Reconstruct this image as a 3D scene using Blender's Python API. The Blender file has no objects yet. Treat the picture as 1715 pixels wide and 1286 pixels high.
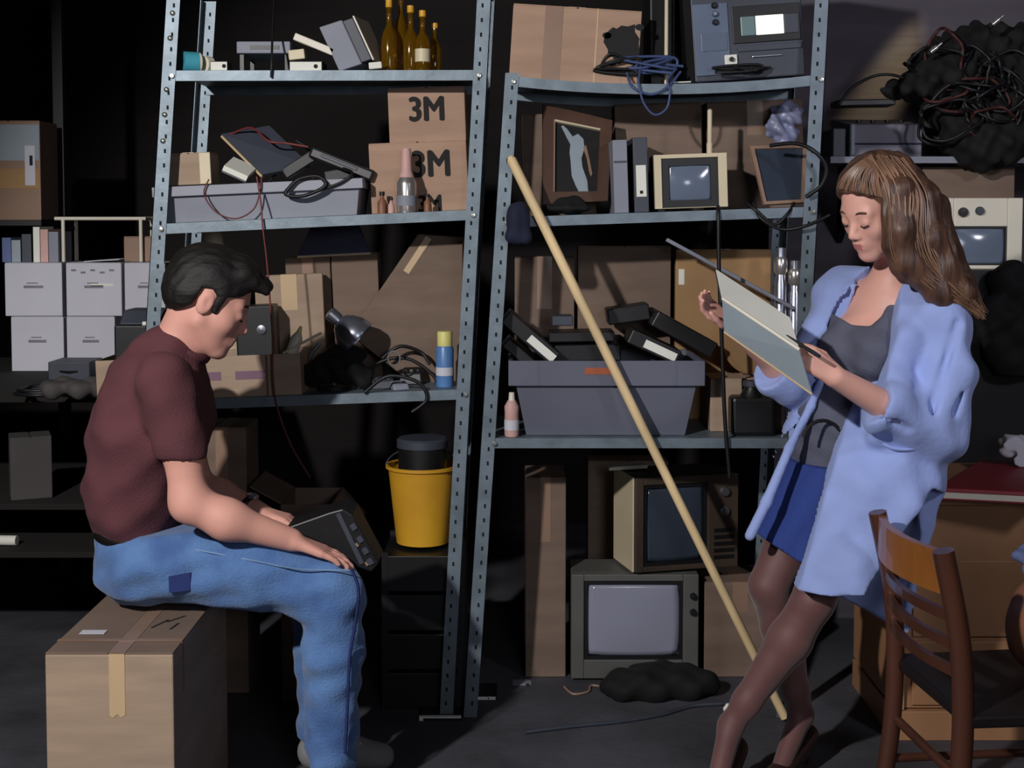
import bpy, bmesh, math, random
import numpy as np
from mathutils import Vector, Matrix, Euler
random.seed(7); rng = np.random.default_rng(7)
scene = bpy.context.scene
COL = scene.collection
PI = math.pi

# ------------------------------------------------------------------ camera
F = 2240.0; CX = 857.5; CY = 482.0; PITCH = math.radians(3.0); CH = 1.5
cam_d = bpy.data.cameras.new('camera'); cam = bpy.data.objects.new('camera', cam_d); COL.objects.link(cam)
cam.location = (0, 0, CH); cam.rotation_euler = (PI/2 - PITCH, 0, 0)
cam_d.sensor_width = 36; cam_d.lens = F/1715*36; cam_d.shift_y = -(643-CY)/1715
cam_d.clip_start = 0.05
scene.camera = cam

def P(px, py, Y):
    """photo pixel -> point on the vertical plane at depth Y"""
    sx = (px-CX)/F; sy = -(py-CY)/F
    d = Vector((sx, math.cos(PITCH)+sy*math.sin(PITCH), -math.sin(PITCH)+sy*math.cos(PITCH)))
    t = Y/d.y
    return Vector((d.x*t, Y, CH+d.z*t))
def px_m(Y): return Y/F

# ------------------------------------------------------------------ world, lamps, exposure
w = bpy.data.worlds.new('world'); scene.world = w; w.use_nodes = True
w.node_tree.nodes['Background'].inputs[0].default_value = (0.30, 0.36, 0.50, 1)
w.node_tree.nodes['Background'].inputs[1].default_value = 0.03
vs = scene.view_settings
vs.view_transform = 'Standard'; vs.look = 'None'; vs.gamma = 1; vs.use_curve_mapping = False
vs.exposure = 0.0

def spot(name, loc, target, watts, color, angle, blend, radius):
    l = bpy.data.lights.new(name, 'SPOT'); l.energy = watts; l.color = color
    l.spot_size = math.radians(angle); l.spot_blend = blend; l.shadow_soft_size = radius
    o = bpy.data.objects.new(name, l); COL.objects.link(o); o.location = loc
    o.rotation_euler = (Vector(target)-Vector(loc)).to_track_quat('-Z', 'Y').to_euler()
    return o
spot('key_lamp', (-1.75, 0.25, 2.70), (0.0, 3.8, 1.05), 480, (1.0, 0.97, 0.95), 66, 0.4, 0.06)
spot('fill_lamp', (0.7, -0.4, 1.75), (0.3, 3.8, 1.25), 62, (0.86, 0.90, 1.0), 60, 0.9, 0.35)
spot('warm_lamp', (1.80, 4.70, 2.80), (1.36, 4.95, 1.96), 95, (1.0, 0.82, 0.46), 13, 1.0, 0.02)
spot('side_fill', (2.35, 1.0, 2.6), (1.45, 4.4, 1.2), 95, (0.92, 0.90, 1.0), 58, 0.9, 0.2)  # added unseen spot, lifts the desk, chair and right-hand wall

# ------------------------------------------------------------------ materials
def lin(c):
    return tuple(((v/255)/12.92 if v/255 <= .04045 else ((v/255+.055)/1.055)**2.4) for v in c)
MATS = {}
def mat(name, rgb, rough=.7, metal=0.0, var=.12, scale=6.0, bump=0.0, bscale=60.0, stretch=None, rgb2=None, spec=.5, alpha=None, trans=0.0, sheen=0.0, sss=0.0, coat=0.0, emit=None):
    if name in MATS: return MATS[name]
    m = bpy.data.materials.new(name); m.use_nodes = True
    nt = m.node_tree; b = nt.nodes['Principled BSDF']
    c = lin(rgb)
    tc = nt.nodes.new('ShaderNodeTexCoord'); mp = nt.nodes.new('ShaderNodeMapping')
    nt.links.new(tc.outputs['Object'], mp.inputs[0])
    if stretch: mp.inputs['Scale'].default_value = stretch
    n = nt.nodes.new('ShaderNodeTexNoise'); n.inputs['Scale'].default_value = scale; n.inputs['Detail'].default_value = 5
    nt.links.new(mp.outputs[0], n.inputs[0])
    r = nt.nodes.new('ShaderNodeValToRGB'); nt.links.new(n.outputs[0], r.inputs[0])
    if rgb2 is None:
        c0 = tuple(max(0, v*(1-var)) for v in c); c1 = tuple(min(1, v*(1+var)) for v in c)
    else:
        c0 = lin(rgb2); c1 = c
    r.color_ramp.elements[0].position = .35; r.color_ramp.elements[1].position = .65
    r.color_ramp.elements[0].color = (*c0, 1); r.color_ramp.elements[1].color = (*c1, 1)
    nt.links.new(r.outputs[0], b.inputs['Base Color'])
    b.inputs['Roughness'].default_value = rough; b.inputs['Metallic'].default_value = metal
    b.inputs['Specular IOR Level'].default_value = spec
    if trans: b.inputs['Transmission Weight'].default_value = trans
    if sheen: b.inputs['Sheen Weight'].default_value = sheen
    if coat: b.inputs['Coat Weight'].default_value = coat
    if sss:
        b.inputs['Subsurface Weight'].default_value = sss; b.inputs['Subsurface Radius'].default_value = (.012, .005, .003); b.inputs['Subsurface Scale'].default_value = .5
    if emit:
        b.inputs['Emission Color'].default_value = (*lin(emit[0]), 1); b.inputs['Emission Strength'].default_value = emit[1]
    if alpha is not None: b.inputs['Alpha'].default_value = alpha
    if bump:
        n2 = nt.nodes.new('ShaderNodeTexNoise'); n2.inputs['Scale'].default_value = bscale; n2.inputs['Detail'].default_value = 4
        nt.links.new(mp.outputs[0], n2.inputs[0])
        bp = nt.nodes.new('ShaderNodeBump'); bp.inputs['Strength'].default_value = bump; bp.inputs['Distance'].default_value = .01
        nt.links.new(n2.outputs[0], bp.inputs['Height']); nt.links.new(bp.outputs[0], b.inputs['Normal'])
    MATS[name] = m
    return m

M = dict(
 floor=mat('floor concrete', (72, 72, 79), .75, var=.35, scale=3, bump=.25, bscale=40),
 backwall=mat('dark plank wall', (26, 22, 21), .9, var=.3, scale=2, bump=.3, bscale=14, stretch=(.3, 1, 4)),
 sidewall=mat('grey painted wall', (86, 80, 90), .8, var=.16, scale=2.5, bump=.12, bscale=9, stretch=(.4, 1, 5)),
 ceiling=mat('dark ceiling', (40, 38, 38), .9),
 steel=mat('galvanised steel', (116, 129, 139), .48, .4, var=.16, scale=14, bump=.05),
 tvgrey=mat('television grey', (92, 92, 90), .5, var=.08),
 bolt=mat('zinc bolt', (225, 225, 215), .25, .9),
 hole=mat('dark hole', (14, 16, 20), .9),
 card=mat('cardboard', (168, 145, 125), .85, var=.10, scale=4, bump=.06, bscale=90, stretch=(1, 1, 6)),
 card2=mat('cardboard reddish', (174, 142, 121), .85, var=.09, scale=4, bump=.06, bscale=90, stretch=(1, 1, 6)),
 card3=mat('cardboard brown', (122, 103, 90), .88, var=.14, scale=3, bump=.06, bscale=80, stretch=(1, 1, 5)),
 card4=mat('cardboard golden', (168, 132, 92), .85, var=.12, scale=3, bump=.05),
 cardin=mat('cardboard inside', (112, 86, 66), .9),
 tape=mat('tan packing tape', (206, 178, 140), .35, var=.05),
 tapedull=mat('dull packing tape', (150, 122, 104), .3, var=.06),
 white=mat('white paper', (232, 232, 222), .8, var=.04),
 whitebox=mat('white carton', (205, 205, 215), .85, var=.05, scale=3, bump=.04),
 panelblue=mat('blue grey panel', (92, 106, 130), .5),
 umber=mat('dark grey board', (74, 70, 70), .85),
 grey=mat('grey plastic', (132, 136, 150), .6, var=.06),
 greytub=mat('blue grey tub plastic', (98, 101, 116), .55, var=.06, scale=3, bump=.03),
 greytray=mat('pale grey tray plastic', (150, 153, 165), .55, var=.08, scale=4),
 dgrey=mat('dark grey plastic', (62, 66, 78), .5, var=.1),
 black=mat('black plastic', (20, 20, 23), .45, var=.2),
 blackm=mat('black matte cloth', (11, 10, 11), .85, var=.3, bump=.3, bscale=30),
 rubber=mat('black rubber cord', (16, 16, 20), .5, var=.15),
 navy=mat('navy cloth', (22, 26, 52), .85, var=.2, bump=.2),
 red=mat('red cable', (112, 44, 42), .5),
 redd=mat('dark red cable', (64, 26, 24), .6),
 bluecab=mat('blue cable', (62, 78, 120), .5),
 teal=mat('teal label', (70, 160, 180), .5),
 cream=mat('cream plastic', (214, 200, 168), .5, var=.06),
 creamw=mat('cream white enamel', (222, 216, 200), .45, var=.04),
 screen=mat('dark picture tube', (58, 66, 80), .12, var=.08, scale=2, spec=.6),
 screenp=mat('pale picture tube', (150, 152, 172), .16, var=.05, scale=2, spec=.6),  # pale tone stands in for light reflected off the tube
 screenb=mat('bluish picture tube', (104, 116, 136), .15, var=.08, scale=2, spec=.6),
 display=mat('lit display', (240, 240, 225), .5, emit=((240, 245, 225), .9)),
 displayt=mat('display glass', (110, 135, 138), .3),
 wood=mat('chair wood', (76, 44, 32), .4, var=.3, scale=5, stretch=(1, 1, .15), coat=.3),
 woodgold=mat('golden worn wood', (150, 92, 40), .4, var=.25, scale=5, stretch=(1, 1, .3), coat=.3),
 desk=mat('tan desk wood', (166, 122, 88), .5, var=.14, scale=4, stretch=(1, 1, .12)),
 deskedge=mat('desk edge', (192, 150, 116), .5, var=.08),
 tvwood=mat('television veneer', (66, 54, 45), .5, var=.25, scale=5, stretch=(1, 4, 1)),
 framewood=mat('frame wood', (88, 64, 52), .45, var=.2, scale=6, stretch=(1, 1, .2)),
 stick=mat('broomstick wood', (234, 206, 158), .5, var=.14, scale=8, stretch=(1, 1, .1)),
 yellow=mat('yellow plastic', (226, 170, 44), .5, var=.10, scale=5, rgb2=(205, 150, 40)),
 chrome=mat('brushed lamp metal', (168, 172, 186), .28, .85, var=.08),
 amber=mat('amber glass', (190, 140, 30), .08, trans=.85, var=.05),
 silver=mat('silver can', (206, 200, 198), .25, .8, var=.1),
 pink=mat('pink label', (206, 164, 158), .6),
 bluecan=mat('blue can', (86, 130, 186), .35),
 yellowcap=mat('pale yellow cap', (220, 214, 130), .5),
 redbook=mat('red cover', (132, 26, 36), .5, var=.08),
 clear=mat('cloudy plastic sheet', (150, 156, 190), .35, var=.2, trans=.2),
 orange=mat('orange label', (176, 92, 60), .6),
 ink=mat('black ink', (24, 22, 22), .8),
 inkgrey=mat('grey ink', (130, 128, 138), .8),
 purple=mat('purple ink', (120, 92, 108), .8),
 denim=mat('denim', (94, 132, 186), .9, var=.28, scale=9, bump=.35, bscale=160, sheen=.2, rgb2=(68, 102, 158)),
 denimd=mat('dark denim patch', (34, 48, 104), .9, bump=.3, bscale=160),
 stitch=mat('denim seam', (120, 150, 186), .9),
 shirt=mat('maroon knit', (94, 52, 58), .92, var=.1, scale=7, bump=.3, bscale=220),
 skin=mat('skin', (226, 166, 150), .62, var=.05, scale=10, sss=.15),
 skinw=mat('fair skin', (230, 174, 158), .5, var=.05, scale=10, sss=.15),
 lips=mat('lip skin', (204, 128, 122), .45, var=.05),
 lash=mat('eyelash', (40, 26, 22), .8),
 hairb=mat('dark brown hair', (20, 15, 14), .65, var=.4, scale=20, bump=.25, bscale=120, stretch=(.3, 1, 1)),
 hairl=mat('light brown strands', (142, 108, 86), .4, var=.3, scale=12),
 hairw=mat('brown hair', (104, 74, 58), .45, var=.4, scale=30, bump=.4, bscale=90, stretch=(1, 1, .12), rgb2=(62, 42, 34)),
 coat=mat('pale blue coat cotton', (150, 168, 224), .85, var=.06, scale=6, bump=.15, bscale=60, sheen=.2),
 tank=mat('slate jersey', (92, 94, 112), .9, var=.08, bump=.2, bscale=150),
 skirt=mat('royal blue skirt', (44, 66, 140), .85, var=.08, bump=.2, bscale=120),
 stocking=mat('sheer dark stocking', (108, 72, 70), .6, var=.12, scale=8, sheen=.3),
 belt=mat('dark leather', (28, 24, 26), .4),
 brownleather=mat('brown leather', (132, 86, 62), .5, var=.15),
 bluecloth=mat('faded blue cloth', (96, 108, 150), .9, var=.15, bump=.3, bscale=50),
 slatepage=mat('grey blue cover', (150, 162, 172), .7, var=.05),
)

# ------------------------------------------------------------------ object helpers
def tag(o, label=None, cat=None, group=None, kind=None):
    if label: o['label'] = label
    if cat: o['category'] = cat
    if group: o['group'] = group
    if kind: o['kind'] = kind
    return o
def thing(name, label, cat, loc=(0, 0, 0), rot=(0, 0, 0), group=None):
    o = bpy.data.objects.new(name, None); COL.objects.link(o)
    o.empty_display_size = .05; o.location = loc; o.rotation_euler = rot
    return tag(o, label, cat, group)
def copy_tree(o, parent=None):
    c = o.copy(); COL.objects.link(c); c.parent = parent
    for ch in list(o.children): copy_tree(ch, c)
    return c

class MB:
    def __init__(s): s.v = []; s.f = []
    def add(s, vs, fs):
        n = len(s.v); s.v += [Vector(v) for v in vs]; s.f += [tuple(i+n for i in f) for f in fs]; return s
    def box(s, c, size, rot=None):
        x, y, z = [q/2 for q in size]; c = Vector(c)
        R = Euler(rot).to_matrix() if rot is not None and not isinstance(rot, Matrix) else (rot or Matrix.Identity(3))
        vs = [c+R@Vector((a*x, b*y, d*z)) for d in (-1, 1) for b in (-1, 1) for a in (-1, 1)]
        return s.add(vs, [(0, 2, 3, 1), (4, 5, 7, 6), (0, 1, 5, 4), (2, 6, 7, 3), (0, 4, 6, 2), (1, 3, 7, 5)])
    def box2(s, lo, hi): return s.box([(a+b)/2 for a, b in zip(lo, hi)], [b-a for a, b in zip(lo, hi)])
    def hexa(s, q0, q1):
        """solid between two quads with matching corner order"""
        return s.add(list(q0)+list(q1), [(3, 2, 1, 0), (4, 5, 6, 7)]+[(i, (i+1) % 4, 4+(i+1) % 4, 4+i) for i in range(4)])
    def plate(s, pts, th, n=None):
        """flat polygon with thickness th along its normal"""
        pts = [Vector(p) for p in pts]
        if n is None: n = (pts[1]-pts[0]).cross(pts[2]-pts[0]).normalized()
        k = len(pts); q = [p+n*th for p in pts]
        return s.add(pts+q, [tuple(range(k-1, -1, -1)), tuple(range(k, 2*k))]+[(i, (i+1) % k, k+(i+1) % k, k+i) for i in range(k)])
    def tube(s, pts, r, n=8, closed=False, cap=True, flat=None):
        pts = [Vector(p) for p in pts]; k = len(pts); rs = r if hasattr(r, '__len__') else [r]*k
        up = None; rings = []
        for i, p in enumerate(pts):
            a = pts[(i-1) % k] if (closed or i > 0) else p; b = pts[(i+1) % k] if (closed or i < k-1) else p
            t = (b-a).normalized() if (b-a).length > 1e-9 else Vector((0, 0, 1))
            if up is None:
                up = Vector((0, 0, 1)) if abs(t.z) < .9 else Vector((1, 0, 0))
            u = (up-t*up.dot(t))
            u = u.normalized() if u.length > 1e-6 else t.orthogonal().normalized()
            up = u; v = t.cross(u)
            rings.append([p+(u*math.cos(2*PI*j/n)+v*math.sin(2*PI*j/n)*(flat or 1))*rs[i] for j in range(n)])
        vs = [q for g in rings for q in g]; fs = []
        m = k if closed else k-1
        for i in range(m):
            for j in range(n):
                i2 = (i+1) % k
                fs.append((i*n+j, i*n+(j+1) % n, i2*n+(j+1) % n, i2*n+j))
        if cap and not closed:
            fs.append(tuple(range(n-1, -1, -1))); fs.append(tuple((k-1)*n+j for j in range(n)))
        return s.add(vs, fs)
    def lathe(s, prof, n=20, T=None):
        """profile list of (radius, height), axis local z, transform T"""
        T = T or Matrix.Identity(4); vs = []; fs = []
        for r, h in prof:
            for j in range(n): vs.append(T@Vector((r*math.cos(2*PI*j/n), r*math.sin(2*PI*j/n), h)))
        for i in range(len(prof)-1):
            for j in range(n): fs.append((i*n+j, i*n+(j+1) % n, (i+1)*n+(j+1) % n, (i+1)*n+j))
        if prof[0][0] > 1e-5: fs.append(tuple(range(n-1, -1, -1)))
        if prof[-1][0] > 1e-5: fs.append(tuple((len(prof)-1)*n+j for j in range(n)))
        return s.add(vs, fs)
    def build(s, name, m, parent=None, bevel=0.0, smooth=None, world=False, seg=2, subsurf=0):
        vs = [Vector(v) for v in s.v]; loc = Vector((0, 0, 0))
        if parent is not None and world:
            bpy.context.view_layer.update()
            inv = parent_matrix(parent).inverted(); vs = [inv@v for v in vs]
        elif parent is None:
            lo = Vector([min(v[i] for v in vs) for i in range(3)]); hi = Vector([max(v[i] for v in vs) for i in range(3)])
            loc = Vector(((lo.x+hi.x)/2, (lo.y+hi.y)/2, lo.z)); vs = [v-loc for v in vs]
        me = bpy.data.meshes.new(name); me.from_pydata([tuple(v) for v in vs], [], s.f); me.update()
        bm = bmesh.new(); bm.from_mesh(me); bmesh.ops.recalc_face_normals(bm, faces=bm.faces); bm.to_mesh(me); bm.free()
        me.materials.append(m)
        if smooth:
            me.shade_smooth(); me.set_sharp_from_angle(angle=math.radians(smooth))
        o = bpy.data.objects.new(name, me); COL.objects.link(o); o.location = loc
        if parent is not None: o.parent = parent
        if bevel:
            b = o.modifiers.new('bevel', 'BEVEL'); b.width = bevel; b.segments = seg; b.limit_method = 'ANGLE'; b.angle_limit = math.radians(40)
        if subsurf:
            q = o.modifiers.new('sub', 'SUBSURF'); q.levels = subsurf; q.render_levels = subsurf
        return o
def parent_matrix(o):
    m = Matrix.LocRotScale(o.location, o.rotation_euler, o.scale)
    return parent_matrix(o.parent)@m if o.parent else m
def rotz(a): return Matrix.Rotation(a, 4, 'Z')
def spline(pts, n=8, closed=False):
    """Catmull-Rom through points"""
    pts = [Vector(p) for p in pts]; k = len(pts); out = []
    for i in range(k if closed else k-1):
        g = lambda j: pts[j % k] if closed else pts[max(0, min(k-1, j))]
        p0, p1, p2, p3 = g(i-1), g(i), g(i+1), g(i+2)
        for t in np.linspace(0, 1, n, endpoint=False):
            out.append(.5*((2*p1)+(p2-p0)*t+(2*p0-5*p1+4*p2-p3)*t*t+(3*p1-p0-3*p2+p3)*t**3))
    if not closed: out.append(pts[-1])
    return out
def text_mesh(body, size, name, m, parent, loc, rot, bold=.0, extrude=.0006, sx=1.0, shear=0.0):
    c = bpy.data.curves.new(name, 'FONT'); c.body = body; c.size = size; c.align_x = 'CENTER'; c.align_y = 'CENTER'
    c.offset = 0; c.extrude = extrude; c.shear = shear; c.resolution_u = 3
    t = bpy.data.objects.new(name, c); COL.objects.link(t)
    dg = bpy.context.evaluated_depsgraph_get()
    me = bpy.data.meshes.new_from_object(t.evaluated_get(dg)); bpy.data.objects.remove(t); bpy.data.curves.remove(c)
    me.name = name; me.materials.clear(); me.materials.append(m)
    bm = bmesh.new(); bm.from_mesh(me)
    if bold:
        for k, (dx, dy) in enumerate(((-1, 0), (1, 0), (0, .6), (0, -.6), (-.5, .4), (.5, -.4))):
            b2 = bmesh.new(); b2.from_mesh(me); bmesh.ops.translate(b2, verts=b2.verts, vec=(dx*bold, dy*bold, .00006*k)); t_ = bpy.data.meshes.new('t'); b2.to_mesh(t_); b2.free(); bm.from_mesh(t_); bpy.data.meshes.remove(t_)
    bm.to_mesh(me); bm.free()
    o = bpy.data.objects.new(name, me); COL.objects.link(o); o.parent = parent; o.location = loc; o.rotation_euler = rot; o.scale = (sx, 1, 1)
    return o

# ------------------------------------------------------------------ smooth solids (distance field -> mesh)
class Field:
    def __init__(s, lo, hi, h):
        s.lo = np.array(lo, float); s.h = h
        s.n = np.ceil((np.array(hi)-s.lo)/h).astype(int)+1
        s.a = np.full(s.n, 1.0, np.float32)
    def sl(s, lo, hi, pad):
        i0 = np.maximum(0, np.floor((np.array(lo)-pad-s.lo)/s.h).astype(int)); i1 = np.minimum(s.n, np.ceil((np.array(hi)+pad-s.lo)/s.h).astype(int)+1)
        if np.any(i1 <= i0): return None, None
        g = [((np.arange(i0[k], i1[k])*s.h+s.lo[k]).astype(np.float32)).reshape([-1 if q == k else 1 for q in range(3)]) for k in range(3)]
        return tuple(slice(i0[k], i1[k]) for k in range(3)), g
    def comb(s, S, d, k, op):
        A = s.a[S]
        if op == 'add':
            if k > 0:
                hh = np.clip(.5+.5*(A-d)/k, 0, 1); s.a[S] = A*(1-hh)+d*hh-k*hh*(1-hh)
            else: s.a[S] = np.minimum(A, d)
        elif op == 'cut':
            d = -d
            if k > 0:
                hh = np.clip(.5-.5*(A-d)/k, 0, 1); s.a[S] = A*(1-hh)+d*hh+k*hh*(1-hh)
            else: s.a[S] = np.maximum(A, d)
    def cone(s, a, b, ra, rb, k=.02, op='add', sq=None):
        """tapered capsule; sq = (axis vector, factor) widens it along the axis"""
        a = np.array(a, float); b = np.array(b, float); R = max(ra, rb)*(max(1, sq[1]) if sq else 1)
        S, g = s.sl(np.minimum(a, b)-R, np.maximum(a, b)+R, k+3*s.h)
        if S is None: return s
        p = [g[i]-a[i] for i in range(3)]; ba = b-a
        if sq:
            n = np.array(sq[0], float); n /= np.linalg.norm(n); f = 1/sq[1]-1
            dn = p[0]*n[0]+p[1]*n[1]+p[2]*n[2]; p = [p[i]+dn*(n[i]*f) for i in range(3)]
            ba = ba+n*(ba@n)*f
        L = max(ba@ba, 1e-12)
        t = np.clip((p[0]*ba[0]+p[1]*ba[1]+p[2]*ba[2])/L, 0, 1)
        d = np.sqrt((p[0]-ba[0]*t)**2+(p[1]-ba[1]*t)**2+(p[2]-ba[2]*t)**2)-(ra+(rb-ra)*t)
        s.comb(S, d.astype(np.float32), k, op); return s
    def chain(s, pts, rs, k=.02, op='add', sq=None):
        for i in range(len(pts)-1): s.cone(pts[i], pts[i+1], rs[i], rs[i+1], k, op, sq)
        return s
    def ell(s, c, r, R=None, k=.02, op='add'):
        c = np.array(c, float); r = np.array(r, float); mx = r.max()
        S, g = s.sl(c-mx, c+mx, k+3*s.h)
        if S is None: return s
        p = [g[i]-c[i] for i in range(3)]
        if R is not None:
            R = np.array(R); p = [p[0]*R[0, i]+p[1]*R[1, i]+p[2]*R[2, i] for i in range(3)]
        k0 = np.sqrt(sum((p[i]/r[i])**2 for i in range(3))); k1 = np.sqrt(sum((p[i]/r[i]**2)**2 for i in range(3)))
        d = k0*(k0-1)/np.maximum(k1, 1e-6)
        s.comb(S, d.astype(np.float32), k, op); return s
    def plane(s, p, n, k=0.0):
        """keep the side the normal points away from"""
        n = np.array(n, float); n /= np.linalg.norm(n); S, g = s.sl(s.lo, s.lo+s.n*s.h, 0)
        d = sum((g[i]-p[i])*n[i] for i in range(3))
        s.comb(S, (-d).astype(np.float32), k, 'cut'); return s
    def prism(s, poly, y0, y1, k=.0, op='cut', O=(0, 0, 0), A=(1, 0, 0), B=(0, 0, 1), C=(0, 1, 0)):
        """polygon (a,b) in the A/B plane, extruded y0..y1 along C"""
        S, g = s.sl(s.lo, s.lo+s.n*s.h, 0)
        q = [g[i]-O[i] for i in range(3)]
        u = (q[0]*A[0]+q[1]*A[1]+q[2]*A[2]); v = (q[0]*B[0]+q[1]*B[1]+q[2]*B[2]); w_ = (q[0]*C[0]+q[1]*C[1]+q[2]*C[2])
        u, v = np.broadcast_arrays(u, v)
        d = np.full(u.shape, 1e9, np.float32); sg = np.ones(u.shape, bool); N = len(poly)
        for i in range(N):
            ax, ay = poly[i]; bx, by = poly[i-1]; ex, ey = bx-ax, by-ay
            wx, wy = u-ax, v-ay; t = np.clip((wx*ex+wy*ey)/max(ex*ex+ey*ey, 1e-12), 0, 1)
            d = np.minimum(d, (wx-ex*t)**2+(wy-ey*t)**2)
            c1 = v >= ay; c2 = v < by; c3 = ex*wy > ey*wx
            sg ^= (c1 & c2 & c3) | (~c1 & ~c2 & ~c3)
        d = np.where(sg, np.sqrt(d), -np.sqrt(d))
        d = np.maximum(d, np.maximum(y0-w_, w_-y1))
        s.comb(S, np.broadcast_to(d, s.a[S].shape).astype(np.float32), k, op); return s
    def ripple(s, amp, freqs, seed=0, band=.05):
        r = np.random.default_rng(seed); S, g = s.sl(s.lo, s.lo+s.n*s.h, 0); tot = 0
        for f in freqs:
            f = np.array(f, float); ph = r.uniform(0, 6.28)
            tot = tot+np.sin(g[0]*f[0]+g[1]*f[1]+g[2]*f[2]+ph)
        s.a[S] = s.a[S]+(amp*tot).astype(np.float32); return s
    def mesh(s, smooth=2):
        a = s.a.copy()
        a[0] = a[-1] = 1; a[:, 0] = a[:, -1] = 1; a[:, :, 0] = a[:, :, -1] = 1
        sg = a < 0
        cnt = np.zeros([q-1 for q in sg.shape], np.int8)
        offs = [(i, j, k) for i in (0, 1) for j in (0, 1) for k in (0, 1)]
        nx, ny, nz = sg.shape
        for o in offs: cnt += sg[o[0]:nx-1+o[0], o[1]:ny-1+o[1], o[2]:nz-1+o[2]]
        act = (cnt > 0) & (cnt < 8); ids = np.argwhere(act)
        cv = {o: a[ids[:, 0]+o[0], ids[:, 1]+o[1], ids[:, 2]+o[2]] for o in offs}
        acc = np.zeros((len(ids), 3)); c = np.zeros(len(ids))
        for o in offs:
            for ax in range(3):
                if o[ax]: continue
                o2 = list(o); o2[ax] = 1; v0 = cv[o]; v1 = cv[tuple(o2)]
                mk = (v0 < 0) != (v1 < 0); t = np.where(mk, v0/np.where(mk, v0-v1, 1), 0)
                for q in range(3): acc[:, q] += np.where(mk, (t if q == ax else o[q]), 0)
                c += mk
        V = s.lo+s.h*(ids+acc/c[:, None])
        idx = np.full(act.shape, -1, np.int32); idx[act] = np.arange(len(ids))
        quads = []
        for ax in range(3):
            b_, c_ = [(1, 2), (2, 0), (0, 1)][ax]
            s0 = [slice(None)]*3; s1 = [slice(None)]*3; s0[ax] = slice(0, -1); s1[ax] = slice(1, None)
            A0 = sg[tuple(s0)]; A1 = sg[tuple(s1)]; E = np.argwhere(A0 != A1)
            E = E[(E[:, b_] > 0) & (E[:, c_] > 0) & (E[:, b_] < sg.shape[b_]-1) & (E[:, c_] < sg.shape[c_]-1)]
            inside = A0[E[:, 0], E[:, 1], E[:, 2]]
            def at(db, dc):
                e = E.copy(); e[:, b_] += db; e[:, c_] += dc; return idx[e[:, 0], e[:, 1], e[:, 2]]
            q = np.stack([at(-1, -1), at(0, -1), at(0, 0), at(-1, 0)], 1)
            q[~inside] = q[~inside][:, ::-1]; quads.append(q)
        Q = np.concatenate(quads); Q = Q[(Q >= 0).all(1)]
        for _ in range(smooth):
            e = np.concatenate([Q[:, [0, 1]], Q[:, [1, 2]], Q[:, [2, 3]], Q[:, [3, 0]]]); n = len(V)
            dg = np.bincount(e[:, 0], minlength=n)+np.bincount(e[:, 1], minlength=n)
            nv = np.stack([(np.bincount(e[:, 0], V[e[:, 1], q], n)+np.bincount(e[:, 1], V[e[:, 0], q], n))/np.maximum(dg, 1) for q in range(3)], 1)
            V = V*.45+nv*.55
        return V, Q
    def build(s, name, m, parent=None, smooth=2, keep=False):
        V, Q = s.mesh(smooth)
        if parent is not None:
            inv = np.array(parent_matrix(parent).inverted()); V = V@inv[:3, :3].T+inv[:3, 3]; loc = (0, 0, 0)
        else:
            loc = np.array([(V[:, 0].min()+V[:, 0].max())/2, (V[:, 1].min()+V[:, 1].max())/2, V[:, 2].min()]); V = V-loc
        me = bpy.data.meshes.new(name); me.vertices.add(len(V)); me.vertices.foreach_set('co', V.astype(np.float32).ravel())
        me.loops.add(Q.size); me.loops.foreach_set('vertex_index', Q.astype(np.int32).ravel())
        me.polygons.add(len(Q)); me.polygons.foreach_set('loop_start', np.arange(0, Q.size, 4, dtype=np.int32))
        me.polygons.foreach_set('loop_total', np.full(len(Q), 4, np.int32)); me.update(calc_edges=True); me.validate(); me.shade_smooth()
        me.materials.append(m)
        o = bpy.data.objects.new(name, me); COL.objects.link(o); o.location = loc
        if parent is not None: o.parent = parent
        return o

# ================================================================== THE ROOM
def G(px, py, z=0.0):
    a = P(px, py, 1.0); C = Vector((0, 0, CH)); d = a-C; t = (z-CH)/d.z
    return C+d*t
def struct(name, m, boxes):
    b = MB()
    for lo, hi in boxes: b.box2(lo, hi)
    return tag(b.build(name, m), kind='structure')
struct('floor', M['floor'], [((-3.5, -1.5, -.1), (3.0, 6.6, 0))])
struct('wall_back', M['backwall'], [((-3.5, 6.5, 0), (.95, 6.6, 3.0))])
struct('wall_right_back', M['sidewall'], [((.95, 4.95, 0), (3.0, 5.05, 3.0)), ((.95, 5.05, 0), (1.05, 6.5, 3.0))])
struct('wall_left', M['backwall'], [((-3.6, -1.5, 0), (-3.5, 6.6, 3.0))])
struct('wall_right', M['sidewall'], [((3.0, -1.5, 0), (3.1, 5.05, 3.0))])
struct('wall_front', M['backwall'], [((-3.5, -1.6, 0), (3.0, -1.5, 3.0))])
struct('ceiling', M['ceiling'], [((-3.5, -1.5, 3.0), (3.0, 6.6, 3.1))])

# ================================================================== SHELVING
YF = 3.95; DEP = .46
class Shelf:
    def __init__(s, a, b, sag=0):
        A = P(*a, YF); B = P(*b, YF); s.x0, s.z0, s.x1, s.z1, s.sag = A.x, A.z, B.x, B.z, sag
    def z(s, x):
        t = (x-s.x0)/(s.x1-s.x0); return s.z0+(s.z1-s.z0)*t-s.sag*4*max(0, t*(1-t))
    def tilt(s, x=None):
        t = math.atan2(s.z1-s.z0, s.x1-s.x0)
        if s.sag and x is not None:
            u = (x-s.x0)/(s.x1-s.x0); t += math.atan(-s.sag*4*(1-2*u)/(s.x1-s.x0))
        return t
class Flat:
    sag = 0
    def __init__(s, z): s.h = z
    def z(s, x): return s.h
    def tilt(s, x=None): return 0
FLOOR = Flat(0.0)

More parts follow.
